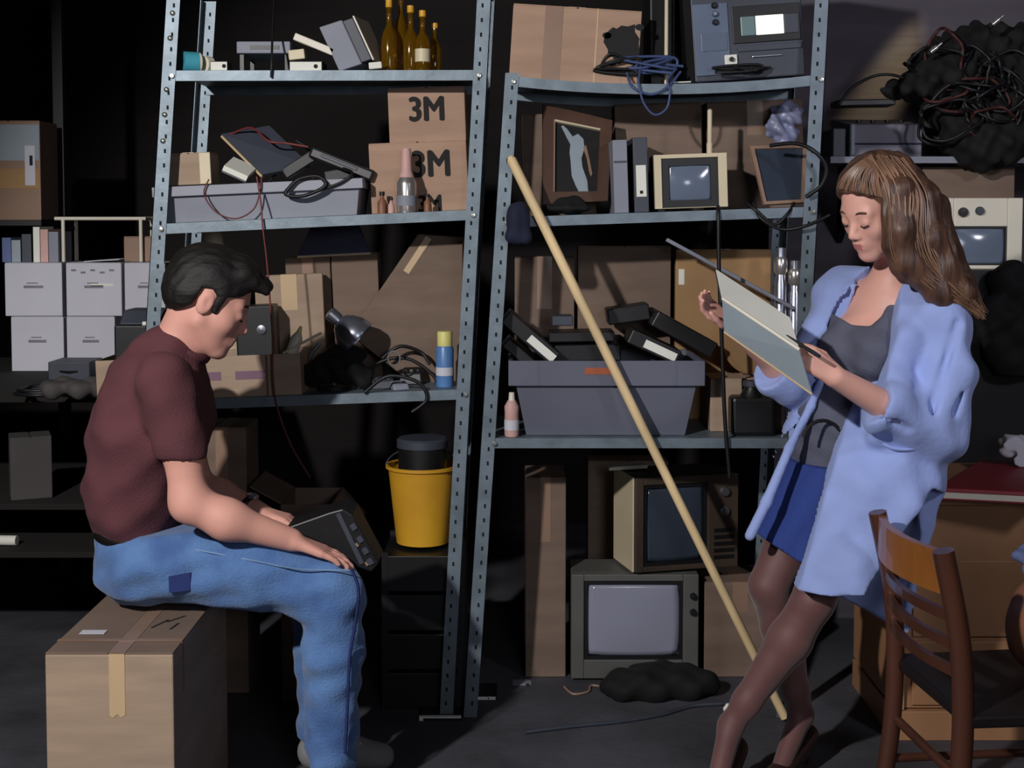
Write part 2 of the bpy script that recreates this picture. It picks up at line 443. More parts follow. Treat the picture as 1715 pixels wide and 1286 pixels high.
def rack(label, posts, shelves, bolts=()):
    x_mid = P((posts[0][0]+posts[1][0])/2, 643, YF).x
    root = thing('steel_shelving_unit', label, 'shelving', (x_mid, YF+DEP/2, 0), group=None)
    for side, (pt, pyt, pxb) in enumerate(posts):
        for rear in (0, 1):
            Y = YF+(DEP-.0 if rear else 0)
            T = P(pt, pyt, YF); zb = 0.0; xb = P(pxb, 1216, YF).x
            top = Vector((T.x, Y, T.z)); bot = Vector((xb, Y, 0))
            sgn = 1 if side == 0 else -1           # plate runs inward from the outer corner
            fy = 1 if rear == 0 else -1
            wd = .042; th = .0022
            m = MB(); xo = Vector((-sgn*wd/2, 0, 0))
            def plate(c0, ex, ey):
                q0 = [bot+c0, bot+c0+ex, bot+c0+ex+ey, bot+c0+ey]; q1 = [top+c0, top+c0+ex, top+c0+ex+ey, top+c0+ey]
                m.hexa(q0, q1)
            plate(xo, Vector((sgn*wd, 0, 0)), Vector((0, fy*th, 0)))
            plate(xo, Vector((sgn*th, 0, 0)), Vector((0, fy*wd, 0)))
            p = m.build('post', M['steel'], root, world=True)
            hm = MB(); L = (top-bot).length; n = int(L/.042)
            for i in range(1, n):
                c = bot.lerp(top, i/n)+Vector((sgn*.004, -.0004 if not rear else -fy*0-.0026, 0))
                hm.box(c, (.006, .001, .012))
                c2 = bot.lerp(top, i/n)+xo+Vector((-sgn*.0004, fy*wd*.5, 0)); hm.box(c2, (.001, .006, .012))
            h = hm.build('slot_holes', M['hole'], p, world=True); h['kind'] = 'stuff'
    for sh in shelves:
        n = 10; m = MB(); lm = MB(); th = .003; lip = .03 if sh is not shelves[-1] else .03
        xs = [sh.x0+(sh.x1-sh.x0)*i/n for i in range(n+1)]
        for i in range(n):
            a, b = xs[i], xs[i+1]; za, zb = sh.z(a), sh.z(b)
            def seg(mb, y0, y1, t0, t1):
                mb.hexa([(a, y0, za-t1), (b, y0, zb-t1), (b, y1, zb-t1), (a, y1, za-t1)], [(a, y0, za-t0), (b, y0, zb-t0), (b, y1, zb-t0), (a, y1, za-t0)])
            seg(m, YF+.003, YF+DEP-.003, 0, th); seg(m, YF+DEP-.009, YF+DEP-.006, th, .03)
            seg(lm, YF+.003, YF+.006, th, lip); seg(lm, YF+.006, YF+.018, lip-.003, lip)
        s = m.build('shelf', M['steel'], root, world=True)
        lm.build('front_lip', M['steel'], s, world=True)
        bm_ = MB()
        for xx in (sh.x0+.004, sh.x1-.004):
            for y_, d_ in ((YF-.0045, 1),):
                T = Matrix.Translation((xx, y_, sh.z(xx)-.016))@Matrix.Rotation(PI/2, 4, 'X')
                b = MB().lathe([(.0001, .003), (.006, .0025), (.0075, 0), (.0075, -.003)], 10, T).build('bolt', M['bolt'], root, world=True, smooth=50)
    for (px, py) in bolts:
        c = P(px, py, YF); T = Matrix.Translation((c.x, YF-.003, c.z))@Matrix.Rotation(PI/2, 4, 'X')
        MB().lathe([(.0001, .003), (.006, .0025), (.008, 0), (.008, -.003)], 10, T).build('bolt', M['bolt'], root, world=True, smooth=50)
    return root
LA = Shelf((286, 118), (805, 117)); LB = Shelf((268, 375), (795, 351)); LC = Shelf((250, 672), (782, 652)); LD = Flat(0.0)
RA = Shelf((858, 127), (1378, 124), .026); RB = Shelf((846, 364), (1364, 346)); RC = Shelf((826, 734), (1340, 734)); RD = Flat(0.0)
rack('galvanised steel shelving unit holding 3M cartons and yellow bucket', [(292, -40, 216), (813, -40, 748)], [LA, LB, LC],
     bolts=[(289, 22), (285, 64), (279, 150), (276, 192), (273, 236)])
rack('galvanised steel shelving unit with sagging top shelf and television sets', [(857, 122, 787), (1379, -40, 1312)], [RA, RB, RC])

# ================================================================== builders
def fitx(px0, px1, py, Y):
    a = P(px0, py, Y).x; b = P(px1, py, Y).x; return a, b
def place(sh, px0, px1, pyt, Yf, depth, rz=0):
    x0, x1 = fitx(px0, px1, pyt, Yf); xc = (x0+x1)/2; zt = P((px0+px1)/2, pyt, Yf).z; zb = sh.z(xc)+.0008
    return (xc, Yf+depth/2, zb), (x1-x0, depth, zt-zb), (0, -sh.tilt(xc), rz)

def carton(label, sh, px0, px1, pyt, Yf, depth, m='card', rz=0, tape='tapedull', name='cardboard_box', open_=False, front_tape=True, group=None, seam='x', flaps=(1, 1), cat='box', inner=None):
    loc, (W, D, H), rot = place(sh, px0, px1, pyt, Yf, depth, rz)
    r = thing(name, label, cat, loc, rot, group); mm = M[m]
    if not open_:
        H2 = H-.003
        MB().box((0, 0, H2/2), (W, D, H2)).build('body', mm, r, bevel=.003)
        for s in (-1, 1):
            if seam == 'x': MB().box((0, s*(D/4+.0008), H2+.0015), (W-.004, D/2-.004, .003)).build('flap', mm, r)
            else: MB().box((s*(W/4+.0008), 0, H2+.0015), (W/2-.004, D-.004, .003)).build('flap', mm, r)
        if tape:
            t = .05*min(1, W/.2)
            if seam == 'x': MB().box((0, 0, H+.0006), (W-.004, t, .0012)).build('tape', M[tape], r)
            else:
                b = MB().box((0, 0, H+.0006), (t, D-.002, .0012))
                if front_tape: b.box((0, -D/2-.0006, H-H*.16), (t, .0012, H*.32))
                b.build('tape', M[tape], r)
    else:
        t = .004; b = MB()
        b.box((0, -D/2+t/2, H/2), (W, t, H)); b.box((0, D/2-t/2, H/2), (W, t, H)); b.box((-W/2+t/2, 0, H/2), (t, D-2*t, H)); b.box((W/2-t/2, 0, H/2), (t, D-2*t, H)); b.box((0, 0, t/2), (W-2*t, D-2*t, t))
        b.build('body', mm, r)
        for s, a in ((-1, flaps[0]), (1, flaps[1])):
            if a is None: continue
            ln = D*.42; R = Matrix.Rotation(-s*a, 3, 'Y'); c = Vector((s*W/2, 0, H))+R@Vector((s*ln/2, 0, .002))
            MB().box(c, (ln, D-.01, .004), R).build('flap', mm, r)
    return r, W, D, H

def plain(name, label, cat, sh, px0, px1, pyt, Yf, depth, rz=0, group=None):
    loc, dims, rot = place(sh, px0, px1, pyt, Yf, depth, rz)
    return (thing(name, label, cat, loc, rot, group),)+dims

def tube_screen(name, m, parent, w, h, bulge, loc, corner=.12):
    """bulged picture tube facing -y"""
    n = 14; vs = []; fs = []
    for j in range(n+1):
        for i in range(n+1):
            u = -1+2*i/n; v = -1+2*j/n
            # round the corners
            x = u*math.sqrt(max(0, 1-corner*v*v)); z = v*math.sqrt(max(0, 1-corner*u*u))
            vs.append((x*w/2, -bulge*(1-u*u)*(1-v*v)*.999-bulge*.0, z*h/2))
    for j in range(n):
        for i in range(n): a = j*(n+1)+i; fs.append((a, a+1, a+n+2, a+n+1))
    o = MB().add(vs, fs); ob = o.build(name, m, parent, smooth=60); ob.location = loc
    so = ob.modifiers.new('thick', 'SOLIDIFY'); so.thickness = .004; so.offset = -1
    return ob

def tv(label, name, loc, rot, W, H, D, scr, mats, knobs=(), cat='television', bez=.012, grille=None, group=None, feet=True):
    """scr = (x0,x1,z0,z1) of the picture tube, local to the front (x from -W/2, z from 0)"""
    r = thing(name, label, cat, loc, rot, group)
    cab, bezel, tube = mats
    x0, x1, z0, z1 = scr; ft = .008 if feet else 0
    b = MB(); H0 = ft
    # cabinet with a real opening for the tube
    b.box2((-W/2, .012, H0), (W/2, D*.62, H)); b.hexa([(-W/2, D*.62, H0), (W/2, D*.62, H0), (W/2, D*.62, H), (-W/2, D*.62, H)], [(-W*.36, D, H0+.02), (W*.36, D, H0+.02), (W*.36, D, H*.86), (-W*.36, D, H*.86)])
    b.build('cabinet', M[cab], r, bevel=.004)
    f = MB()
    f.box2((-W/2, -.012, H0), (x0, .012, H)); f.box2((x1, -.012, H0), (W/2, .012, H)); f.box2((x0, -.012, H0), (x1, .012, z0)); f.box2((x0, -.012, z1), (x1, .012, H))
    f.build('front_frame', M[bezel], r, bevel=.003)
    g = MB(); q = bez
    g.box2((x0, -.004, z0), (x0+q, .010, z1)); g.box2((x1-q, -.004, z0), (x1, .010, z1)); g.box2((x0+q, -.004, z0), (x1-q, .010, z0+q)); g.box2((x0+q, -.004, z1-q), (x1-q, .010, z1))
    g.build('tube_mask', M['black'], r)
    tube_screen('screen', M[tube], r, x1-x0-2*q+.006, z1-z0-2*q+.006, .012, ((x0+x1)/2, .008, (z0+z1)/2))
    for (kx, kz, kr, km) in knobs:
        T = Matrix.Translation((kx, -.012, kz))@Matrix.Rotation(PI/2, 4, 'X')
        MB().lathe([(kr, 0), (kr, .008), (kr*.8, .014), (.0001, .0145)], 14, T).build('knob', M[km], r, smooth=40)
    if grille:
        gx0, gx1, gz0, gz1, gn = grille
        for i in range(gn):
            z = gz0+(gz1-gz0)*(i+.5)/gn
            MB().box(((gx0+gx1)/2, -.0125, z), (gx1-gx0, .003, (gz1-gz0)/gn*.55)).build('grille_bar', M['black'], r)
    if feet:
        for sx in (-1, 1):
            for y in (.03, D*.55): MB().box((sx*W*.4, y, ft/2), (.02, .02, ft)).build('foot', M['black'], r)
    return r

def cord(name, label, pts, r, m, n=8, cat='cable', closed=False, group=None):
    o = MB().tube(spline(pts, 10, closed), r, n, closed).build(name, M[m], smooth=60)
    return tag(o, label, cat, group)

def bottle(name, label, cat, loc, prof, mats, group=None, cap=None, band=None, n=18, tilt=(0, 0, 0)):
    r = thing(name, label, cat, loc, tilt, group)
    MB().lathe(prof, n).build('body', M[mats], r, smooth=40)
    if cap: MB().lathe(cap[0], n).build('cap', M[cap[1]], r, smooth=40)
    if band: MB().lathe(band[0], n).build('label_band', M[band[1]], r, smooth=40)
    return r

# ================================================================== LEFT UNIT, TOP SHELF
x = P(318, 100, YF+.06).x; z = LA.z(x)
T0 = Matrix.Rotation(PI/2, 4, 'Y')
r = thing('tape_roll', 'teal and white roll of tape lying on its rim by the rack post', 'tape', (x, YF+.06, z+.031), (0, 0, .5))
MB().lathe([(.014, -.022), (.031, -.022), (.031, .022), (.014, .022), (.014, -.022)], 24, T0).build('roll', M['teal'], r, smooth=40)
MB().lathe([(.012, .022), (.030, .022), (.0295, .030), (.012, .030)], 24, T0).build('rim', M['creamw'], r, smooth=40)
x = P(346, 100, YF+.09).x
r = thing('tape_roll', 'small white roll of tape leaning beside the teal roll', 'tape', (x, YF+.09, LA.z(x)+.026), (0, 0, .9))
MB().lathe([(.012, -.012), (.026, -.012), (.026, .012), (.012, .012), (.012, -.012)], 24, T0).build('roll', M['creamw'], r, smooth=40)
def label_strip(label, sh, px0, px1, pyt, Yf, depth, rz=0, name='cassette_case'):
    r, W, D, H = plain(name, label, 'cassette', sh, px0, px1, pyt, Yf, depth, rz)
    MB().box((0, 0, H/2), (W, D, H)).build('case', M['black'], r, bevel=.002)
    MB().box((0, -D/2-.0005, H/2), (W*.94, .001, H*.8)).build('spine_label', M['white'], r)
    T = Matrix.Translation((W*.3, -D/2-.0012, H/2))@Matrix.Rotation(PI/2, 4, 'X')
    MB().lathe([(.0001, .0006), (H*.2, .0006), (H*.2, 0)], 12, T).build('spine_dot', M['ink'], r)
    return r
label_strip('small cassette case with white spine in front of the tape rolls', LA, 352, 381, 102, YF+.03, .06)
label_strip('cassette case with white spine under the leaning foam pieces', LA, 484, 540, 102, YF+.05, .10)
# slim deck on little legs
r, W, D, H = plain('stereo_deck', 'slim grey stereo deck raised on thin legs', 'stereo', LA, 396, 486, 68, YF+.10, .2)
MB().box((0, 0, H-.02), (W, D, .036)).build('body', M['grey'], r, bevel=.003)
MB().box((.004, -D/2-.001, H-.02), (W*.55, .002, .012)).build('slot', M['black'], r)
for sx in (-1, 1):
    for sy in (-1, 1): MB().box((sx*W*.42, sy*D*.4, (H-.038)/2), (.012, .012, H-.038)).build('leg', M['black'], r)
# foam slabs
def slab(name, label, cat, c0, c1, thick, Y, depth, m, cap=None):
    a = P(*c0, Y); b = P(*c1, Y); d = (b-a); nrm = Vector((-d.z, 0, d.x)).normalized()*thick
    o = MB().hexa([a, b, b+nrm, a+nrm], [p+Vector((0, depth, 0)) for p in (a, b, b+nrm, a+nrm)]).build(name, M[m], bevel=.003)
    return tag(o, label, cat)
slab('foam_block', 'long white foam slab leaning against the grey binder', 'foam', (490, 66), (556, 93), .022, YF+.07, .05, 'creamw')
slab('foam_block', 'short cream foam block standing on the white cassette case', 'foam', (484, 101), (511, 98), .030, YF+.08, .05, 'cream')
# tilted binder box
x = P(585, 60, YF+.09).x; zb = LA.z(x)
A = [P(582, 113, YF+.06), P(632, 103, YF+.10), P(590, 18, YF+.10), P(541, 38, YF+.06)]
r = thing('file_binder', 'large grey blue file binder tipped over against the foam slab', 'binder', (x, YF+.1, zb))
n_ = (A[1]-A[0]).cross(A[2]-A[0]).normalized(); n_ = n_ if n_.y > 0 else -n_
ax_u = (A[3]-A[0]); ax_v = Vector((.045, .0, .012)); ax_w = Vector((.02, .16, .0))
base = P(568, 112, YF+.07); base.z = zb+.004
def para(mb, o, u, v, w_): mb.hexa([o, o+u, o+u+v, o+v], [o+w_, o+w_+u, o+w_+u+v, o+w_+v])
U = P(541, 38, YF+.07)-P(575, 112, YF+.07)
V1 = Vector((.068, .0, .022)); W1 = Vector((.030, .13, .0))
m_ = MB(); para(m_, base, U, V1, W1); m_.build('cover', M['grey'], r, bevel=.003, world=True)
m_ = MB(); para(m_, base+V1*1.01+U*.03, U*.94, Vector((.03, 0, .010)), W1*.96); m_.build('pages', M['dgrey'], r, bevel=.002, world=True)
m_ = MB(); para(m_, base+V1*1.01+Vector((.031, 0, .0105)), U, Vector((.005, 0, .002)), W1); m_.build('cover_board', M['creamw'], r, bevel=.001, world=True)
# amber bottles
bp = [(0.0001, 0), (.021, 0), (.023, .006), (.023, .085), (.019, .105), (.008, .125), (.0075, .165), (.009, .167), (.009, .175), (.0001, .175)]
lbls = ['tall amber glass bottle beside the tipped grey binder', 'amber glass bottle with the longest neck in the cluster', 'amber glass bottle in the middle of the cluster', 'amber glass bottle with a pale paper label', 'small amber glass bottle next to the rack post']
for i, (px, dy, s) in enumerate([(652, .10, 1.15), (672, .16, 1.45), (688, .09, 1.05), (708, .06, .95), (728, .12, .8)]):
    x = P(px, 100, YF+dy).x
    b = bottle('amber_bottle', lbls[i], 'bottle', (x, YF+dy, LA.z(x)+.001), [(r_*(.8+.2*s), h_*s) for r_, h_ in bp], 'amber', 'amber bottles on the top shelf',
               cap=([(.0001, .19*s), (.0105, .19*s), (.0105, .172*s), (.0088, .170*s)], 'yellow'), band=([(.0236*(.8+.2*s), .03*s), (.0236*(.8+.2*s), .07*s)], 'cream') if i == 3 else None)
slab('paper_tag', 'crumpled white paper tag at the foot of the binder', 'paper', (618, 116), (640, 114), .02, YF+.02, .02, 'white')
cord('hanging_cord', 'thin black cord hanging over the top shelf edge by the deck', [P(460, -10, YF+.1), P(457, 40, YF+.05), P(455, 100, YF-.004), P(454, 130, YF-.006)], .0035, 'rubber')

# ================================================================== LEFT UNIT, SECOND SHELF
def tray(name, label, sh, px0, px1, pyt, Yf, depth, m, rim, flare=.06, cat='bin'):
    r, W, D, H = plain(name, label, cat, sh, px0, px1, pyt, Yf, depth)
    t = .004; fl = W*flare/2
    def ring(z, e): return [(-W/2+fl*(1-z/H)+e, -D/2+.03*(1-z/H)+e, z), (W/2-fl*(1-z/H)-e, -D/2+.03*(1-z/H)+e, z), (W/2-fl*(1-z/H)-e, D/2-.03*(1-z/H)-e, z), (-W/2+fl*(1-z/H)+e, D/2-.03*(1-z/H)-e, z)]
    vs = ring(0, 0)+ring(H, 0)+ring(H, t)+ring(t, t)
    fs = [(3, 2, 1, 0), (12, 13, 14, 15)]
    for a in (0, 4, 8): fs += [(a+i, a+(i+1) % 4, a+4+(i+1) % 4, a+4+i) for i in range(4)]
    MB().add(vs, fs).build('body', M[m], r, bevel=.002)
    e = .008; R = MB()
    for lo, hi in (((-W/2-e, -D/2-e, H-rim), (W/2+e, -D/2, H)), ((-W/2-e, D/2, H-rim), (W/2+e, D/2+e, H)), ((-W/2-e, -D/2, H-rim), (-W/2, D/2, H)), ((W/2, -D/2, H-rim), (W/2+e, D/2, H))): R.box2(lo, hi)
    R.build('rim', M[m], r, bevel=.002)
    return r, W, D, H
TR, TW, TD, TH = tray('storage_tray', 'long pale grey plastic storage tray heaped with cables and gadgets', LB, 262, 606, 306, YF+.03, .30, 'greytray', .03)
trz = LB.z(P(440, 300, YF).x)+TH
class Line:
    """support line given by two photo points at a depth"""
    sag = 0
    def __init__(s, a, b, Y): A = P(*a, Y); B = P(*b, Y); s.A, s.B = A, B
    def z(s, x): return s.A.z+(s.B.z-s.A.z)*(x-s.A.x)/(s.B.x-s.A.x)
    def tilt(s, x=None): return math.atan2(s.B.z-s.A.z, s.B.x-s.A.x)
TTOP = Line((262, 312), (606, 297), YF+.03)
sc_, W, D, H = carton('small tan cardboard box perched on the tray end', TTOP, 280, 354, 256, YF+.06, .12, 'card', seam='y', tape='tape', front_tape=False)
MB().box((W*.37, -D/2-.0006, H*.5), (W*.24, .0012, H*.96)).build('front_strip', M['cream'], sc_)  # plain cream strip over the right part of the carton front
# tilted flat panel with wooden rim
r = thing('picture_panel', 'tilted panel with tan wooden edge and slate face in the tray', 'panel', P(430, 300, YF+.16))
a, b, c, d = P(372, 228, YF+.2), P(440, 296, YF+.12), P(520, 280, YF+.14), P(452, 214, YF+.24)
MB().plate([a, b, c, d], .012).build('panel', M['dgrey'], r, world=True)
MB().tube([a, b], .006, 6).build('edge_strip', M['tape'], r, world=True)
MB().tube([a, d], .005, 6).build('edge_strip', M['framewood'], r, world=True)
r = thing('paperback_book', 'small white paged book lying tilted in the tray', 'book', P(395, 306, YF+.08))
a, b = P(372, 285, YF+.05), P(412, 303, YF+.05); n_ = Vector((.006, 0, .014)); dpt = Vector((.01, .09, .03))
MB().hexa([a, b, b+n_, a+n_], [q+dpt for q in (a, b, b+n_, a+n_)]).build('pages', M['white'], r, world=True)
lo_ = -n_*.35; MB().hexa([a+lo_, b+lo_, b, a], [q+dpt for q in (a+lo_, b+lo_, b, a)]).build('cover', M['dgrey'], r, world=True)
# handheld black device
r = thing('handheld_radio', 'long black handheld radio sloping across the tray', 'radio', P(560, 290, YF+.1))
a, b = P(522, 244, YF+.10), P(628, 286, YF+.08); u = (b-a); n_ = Vector((-u.z, 0, u.x)).normalized()*-.036
MB().hexa([a, b, b+n_, a+n_], [q+Vector((0, .07, 0)) for q in (a, b, b+n_, a+n_)]).build('case', M['black'], r, bevel=.008, world=True)
a2 = a+u*.18+n_*.3+Vector((0, -.003, 0)); b2 = a+u*.75+n_*.3+Vector((0, -.003, 0)); n2 = n_*.28
MB().hexa([a2, b2, b2+n2, a2+n2], [q+Vector((0, .004, 0)) for q in (a2, b2, b2+n2, a2+n2)]).build('groove_panel', M['dgrey'], r, bevel=.002, world=True)
MB().tube([a+n_*.4+Vector((0, .03, 0)), a+n_*.4-u*.25+Vector((0, .03, .012))], [.007, .005], 8).build('antenna', M['rubber'], r, world=True)
# dark tool pile in tray: two black adaptors
for i, (p0, p1, lab) in enumerate([((480, 300), (530, 268), 'black power adaptor propped on end in the tray'), ((545, 306), (600, 296), 'flat black power adaptor lying under the radio')]):
    r = thing('power_adaptor', lab, 'adaptor', P(*p0, YF+.12)); a, b = P(*p0, YF+.12), P(*p1, YF+.12); u = b-a; n_ = Vector((-u.z, 0, u.x)).normalized()*.035
    MB().hexa([a, b, b+n_, a+n_], [q+Vector((0, .05, 0)) for q in (a, b, b+n_, a+n_)]).build('case', M['black'], r, bevel=.004, world=True)
    MB().tube(spline([a+Vector((0, .02, .01)), a+Vector((-.03, .02, .02)), a+Vector((-.06, .03, -.01))], 6), .003, 6).build('lead', M['rubber'], r, world=True)
cord('red_cable', 'dull red cable arching from the tray and looping over its front', [P(380, 228, YF+.2), P(420, 214, YF+.16), P(450, 236, YF+.1), P(480, 240, YF+.1), P(516, 246, YF+.09)], .0035, 'red')
cord('red_cable', 'thin red wire loop hanging down the front of the tray', [P(350, 300, YF+.01), P(342, 325, YF+.012), P(362, 355, YF+.012), P(395, 366, YF+.012), P(425, 350, YF+.012), P(436, 318, YF+.012), P(438, 296, YF+.02)], .0022, 'red')
cord('red_cable', 'long thin red wire trailing from the tray down past the shelf', [P(430, 296, YF+.01), P(437, 340, YF-.002), P(440, 380, YF-.012), P(446, 430, YF-.012), P(452, 500, YF-.012), P(456, 560, YF-.012), P(460, 660, YF-.012), P(485, 740, YF-.01), P(520, 800, YF+.0)], .0026, 'red')
pts = []
for i in range(40):
    t = i/39*2*PI*2.4; rr = 1-.1*i/39
    pts.append(P(512+38*rr*math.cos(t)*(.9+.1*math.sin(3*t)), 312+16*rr*math.sin(t)-8*math.cos(t), YF+.006+.006*math.sin(t*.5+1)))
cord('black_cable_coil', 'loose coil of black cable drooping over the tray front', pts, .0042, 'rubber')
cord('black_cable_loop', 'black cable running from the coil back under the radio', [P(530, 320, YF+.01), P(570, 306, YF+.012), P(590, 290, YF+.02), P(575, 282, YF+.06)], .0042, 'rubber')
# two marked cartons
bigb, W, D, H = carton('lower tan carton marked 3M with a spray can in front', LB, 622, 786, 237, YF+.11, .28, 'card2', seam='y', tape='tapedull', front_tape=False)
text_mesh('3M', H*.52, 'printed_mark', M['ink'], bigb, (W*.13, -D/2-.0008, H*.66), (PI/2, 0, 0), bold=.0042, sx=.86)
text_mesh('3M', H*.34, 'printed_mark', M['ink'], bigb, (W*.10, -D/2-.0008, H*.1), (PI/2, 0, 0), bold=.003, sx=.8)
M3TOP = Line((622, 241), (786, 235), YF+.11)
smb, W, D, H = carton('upper tan carton marked 3M stacked on a larger one', M3TOP, 652, 781, 146, YF+.12, .22, 'card2', seam='y', tape='tapedull', front_tape=False)
text_mesh('3M', H*.62, 'printed_mark', M['ink'], smb, (0, -D/2-.0008, H*.58), (PI/2, 0, 0), bold=.0042, sx=.86)
x = P(681, 340, YF+.045).x
bottle('spray_can', 'silver spray can with pinkish shoulder in front of lower 3M carton', 'can', (x, YF+.045, LB.z(x)+.001), [(.0001, 0), (.029, 0), (.030, .006), (.030, .085), (.029, .09), (.022, .105), (.0001, .107)], 'silver',
       cap=([(.0001, .19), (.012, .19), (.014, .184), (.0165, .125), (.023, .108), (.023, .104)], 'pink'), band=([(.0306, .02), (.0306, .028), (.0306, .05)], 'grey'))
for (px, dy, s, lab) in ((640, .06, 1.0, 'stubby brown bottle left of the silver spray can'), (655, .04, .7, 'little pinkish pill bottle beside the silver spray can'), (716, .05, .8, 'small dark brown jar right of the silver spray can')):
    x = P(px, 340, YF+dy).x
    bottle('small_bottle', lab, 'bottle', (x, YF+dy, LB.z(x)+.001), [(.0001, 0), (.014*s, 0), (.014*s, .035*s), (.006*s, .045*s), (.006*s, .055*s), (.0001, .055*s)], 'pink' if s == .7 else 'brownleather', cap=([(.0001, .066*s), (.008*s, .066*s), (.008*s, .054*s)], 'black'))
# loose switch strips behind the small carton
for (py, lab) in ((195, 'upper white switch plate on the rear post'), (226, 'lower white switch plate on the rear post')):
    pass

# ================================================================== LEFT UNIT, THIRD SHELF
cb, W, D, H = carton('long low open cardboard box with a purple printed band', LC, 162, 505, 598, YF+.02, .225, 'card', open_=True, flaps=(None, None), name='cardboard_tray')
MB().box((W*.0, -D/2-.0006, H*.52), (W*.22, .0012, H*.2)).build('printed_band', M['purple'], cb); MB().box((W*.26, -D/2-.0006, H*.52), (W*.16, .0012, H*.2)).build('printed_band', M['purple'], cb)
MB().box((W*.335, -D/2-.0008, H*.5), (.006, .0016, H*.98)).build('corner_fold', M['cardin'], cb)
LCB = LC
carton('tan open flapped carton behind the seated person in maroon', LC, 432, 545, 460, YF+.255, .055, 'card', seam='y', tape='tape', rz=.10)
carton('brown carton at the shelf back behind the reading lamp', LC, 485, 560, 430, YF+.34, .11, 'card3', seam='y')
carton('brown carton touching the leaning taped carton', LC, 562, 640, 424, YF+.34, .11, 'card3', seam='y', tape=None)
# lilac board on those cartons
r = thing('lilac_board', 'lilac grey board with pale metal edge lying on rear cartons', 'board', P(570, 428, YF+.36))
a, b, c, d = P(498, 430, YF+.32), P(620, 424, YF+.32), P(600, 378, YF+.44), P(520, 384, YF+.44)
MB().plate([a, b, c, d], .006).build('sheet', mat('lilac board', (100, 98, 124), .6), r, world=True)
MB().tube([b, c], .004, 6).build('edge_trim', M['chrome'], r, world=True)
MB().tube([a, b], .004, 6).build('edge_trim', M['cream'], r, world=True)
# large leaning carton
def lean_box(name, label, cat, q, depth, m, Y, tape=None):
    r = thing(name, label, cat, sum((P(*p, Y) for p in q), Vector())/4)
    r.location.z = min(P(*p, Y).z for p in q)
    Q = [P(*p, Y) for p in q]; off = Vector((0, depth, 0))
    MB().hexa(Q, [v+off for v in Q]).build('body', M[m], r, bevel=.003, world=True)
    if tape:
        (t0, t1, wd) = tape; a = P(*t0, Y-.001); b = P(*t1, Y-.001); u = (b-a).normalized(); n = Vector((-u.z, 0, u.x))*wd/2
        MB().hexa([a-n, b-n, b+n, a+n], [v+Vector((0, .0012, 0)) for v in (a-n, b-n, b+n, a+n)]).build('tape', M['tape'], r, world=True)
    return r
lean_box('cardboard_box', 'big brown carton leaning on its corner with a strip of tape', 'box', [(606, 560), (774, 606), (832, 455), (674, 398)], .16, 'card3', YF+.20, ((680, 456), (724, 394), .02)) if False else None
r = thing('cardboard_box', 'big brown carton leaning at a slant with a strip of tape', 'box', P(700, 640, YF+.22))
Y = YF+.22; q = [(585, 560), (700, 650), (775, 650), (775, 398), (700, 392)]
MB().plate([P(*p, Y) for p in q], .12, Vector((0, 1, 0))).build('body', M['card3'], r, bevel=.003, world=True)
a = P(680, 456, Y-.0012); b = P(718, 398, Y-.0012); u = (b-a).normalized(); n = Vector((-u.z, 0, u.x))*.01
MB().hexa([a-n, b-n, b+n, a+n], [v+Vector((0, .0012, 0)) for v in (a-n, b-n, b+n, a+n)]).build('tape', M['tape'], r, world=True)
# reading lamp
r = thing('reading_lamp', 'silver domed reading lamp on the shelf bending over dark cables', 'lamp', (P(560, 660, YF+.12).x, YF+.12, LC.z(P(560, 650, YF).x)+.001))
MB().lathe([(.0001, .012), (.05, .012), (.055, 0), (.0001, 0)][::-1], 24).build('base', M['black'], r, smooth=40)
hd = P(580, 548, YF+.10)-r.location
MB().tube(spline([(0, 0, .01), (-.02, .01, .06), P(520, 600, YF+.10)-r.location, P(535, 575, YF+.1)-r.location], 8), .006, 8).build('arm', M['chrome'], r, smooth=50)
prof = [(.058, -.052), (.060, -.045), (.056, -.02), (.045, .005), (.030, .024), (.018, .03), (.016, .058), (.0001, .06)]
inner = [(.0001, .02), (.028, .018), (.042, .0), (.052, -.02), (.056, -.052)]
T = Matrix.Translation(hd)@Matrix.Rotation(-.85, 4, 'Y')
MB().lathe(inner[::1]+prof, 28, T).build('lamp_shade', M['chrome'], r, smooth=50)
T2 = Matrix.Translation(hd)@Matrix.Rotation(-.85, 4, 'Y')@Matrix.Translation((0, 0, .045))
MB().lathe([(.019, -.012), (.021, -.01), (.021, .02), (.012, .026), (.0001, .027)], 18, T2).build('socket', M['chrome'], r, smooth=40)
# bottles and small things on that shelf
x = P(494, 590, YF+.30).x
bottle('white_bottle', 'white squeeze bottle with a yellow tip in the low carton', 'bottle', P(488, 592, YF+.10), [(.0001, 0), (.018, 0), (.019, .01), (.018, .05), (.010, .066), (.0001, .067)], 'creamw', cap=([(.0001, .088), (.004, .088), (.009, .066), (.0095, .062)], 'yellowcap'), tilt=(0, .35, 0))
slab('ruler', 'cream wooden ruler sloping out of the low carton', 'ruler', (474, 594), (538, 560), .008, YF+.08, .02, 'cream')
x = P(745, 620, YF+.08).x
bottle('aerosol_can', 'blue aerosol can with a pale yellow cap by the rack post', 'can', (x, YF+.08, LC.z(x)+.001), [(.0001, 0), (.026, 0), (.027, .005), (.027, .115), (.022, .126), (.0001, .127)], 'bluecan', cap=([(.0001, .168), (.021, .168), (.023, .164), (.023, .122)], 'yellowcap'), band=([(.0275, .035), (.0275, .06)], 'whitebox'))
r, W, D, H = plain('black_radio', 'black table radio with a glinting dial behind the profile', 'radio', LC, 398, 462, 512, YF+.13, .1)
MB().box((0, 0, H/2), (W, D, H)).build('case', M['black'], r, bevel=.006)
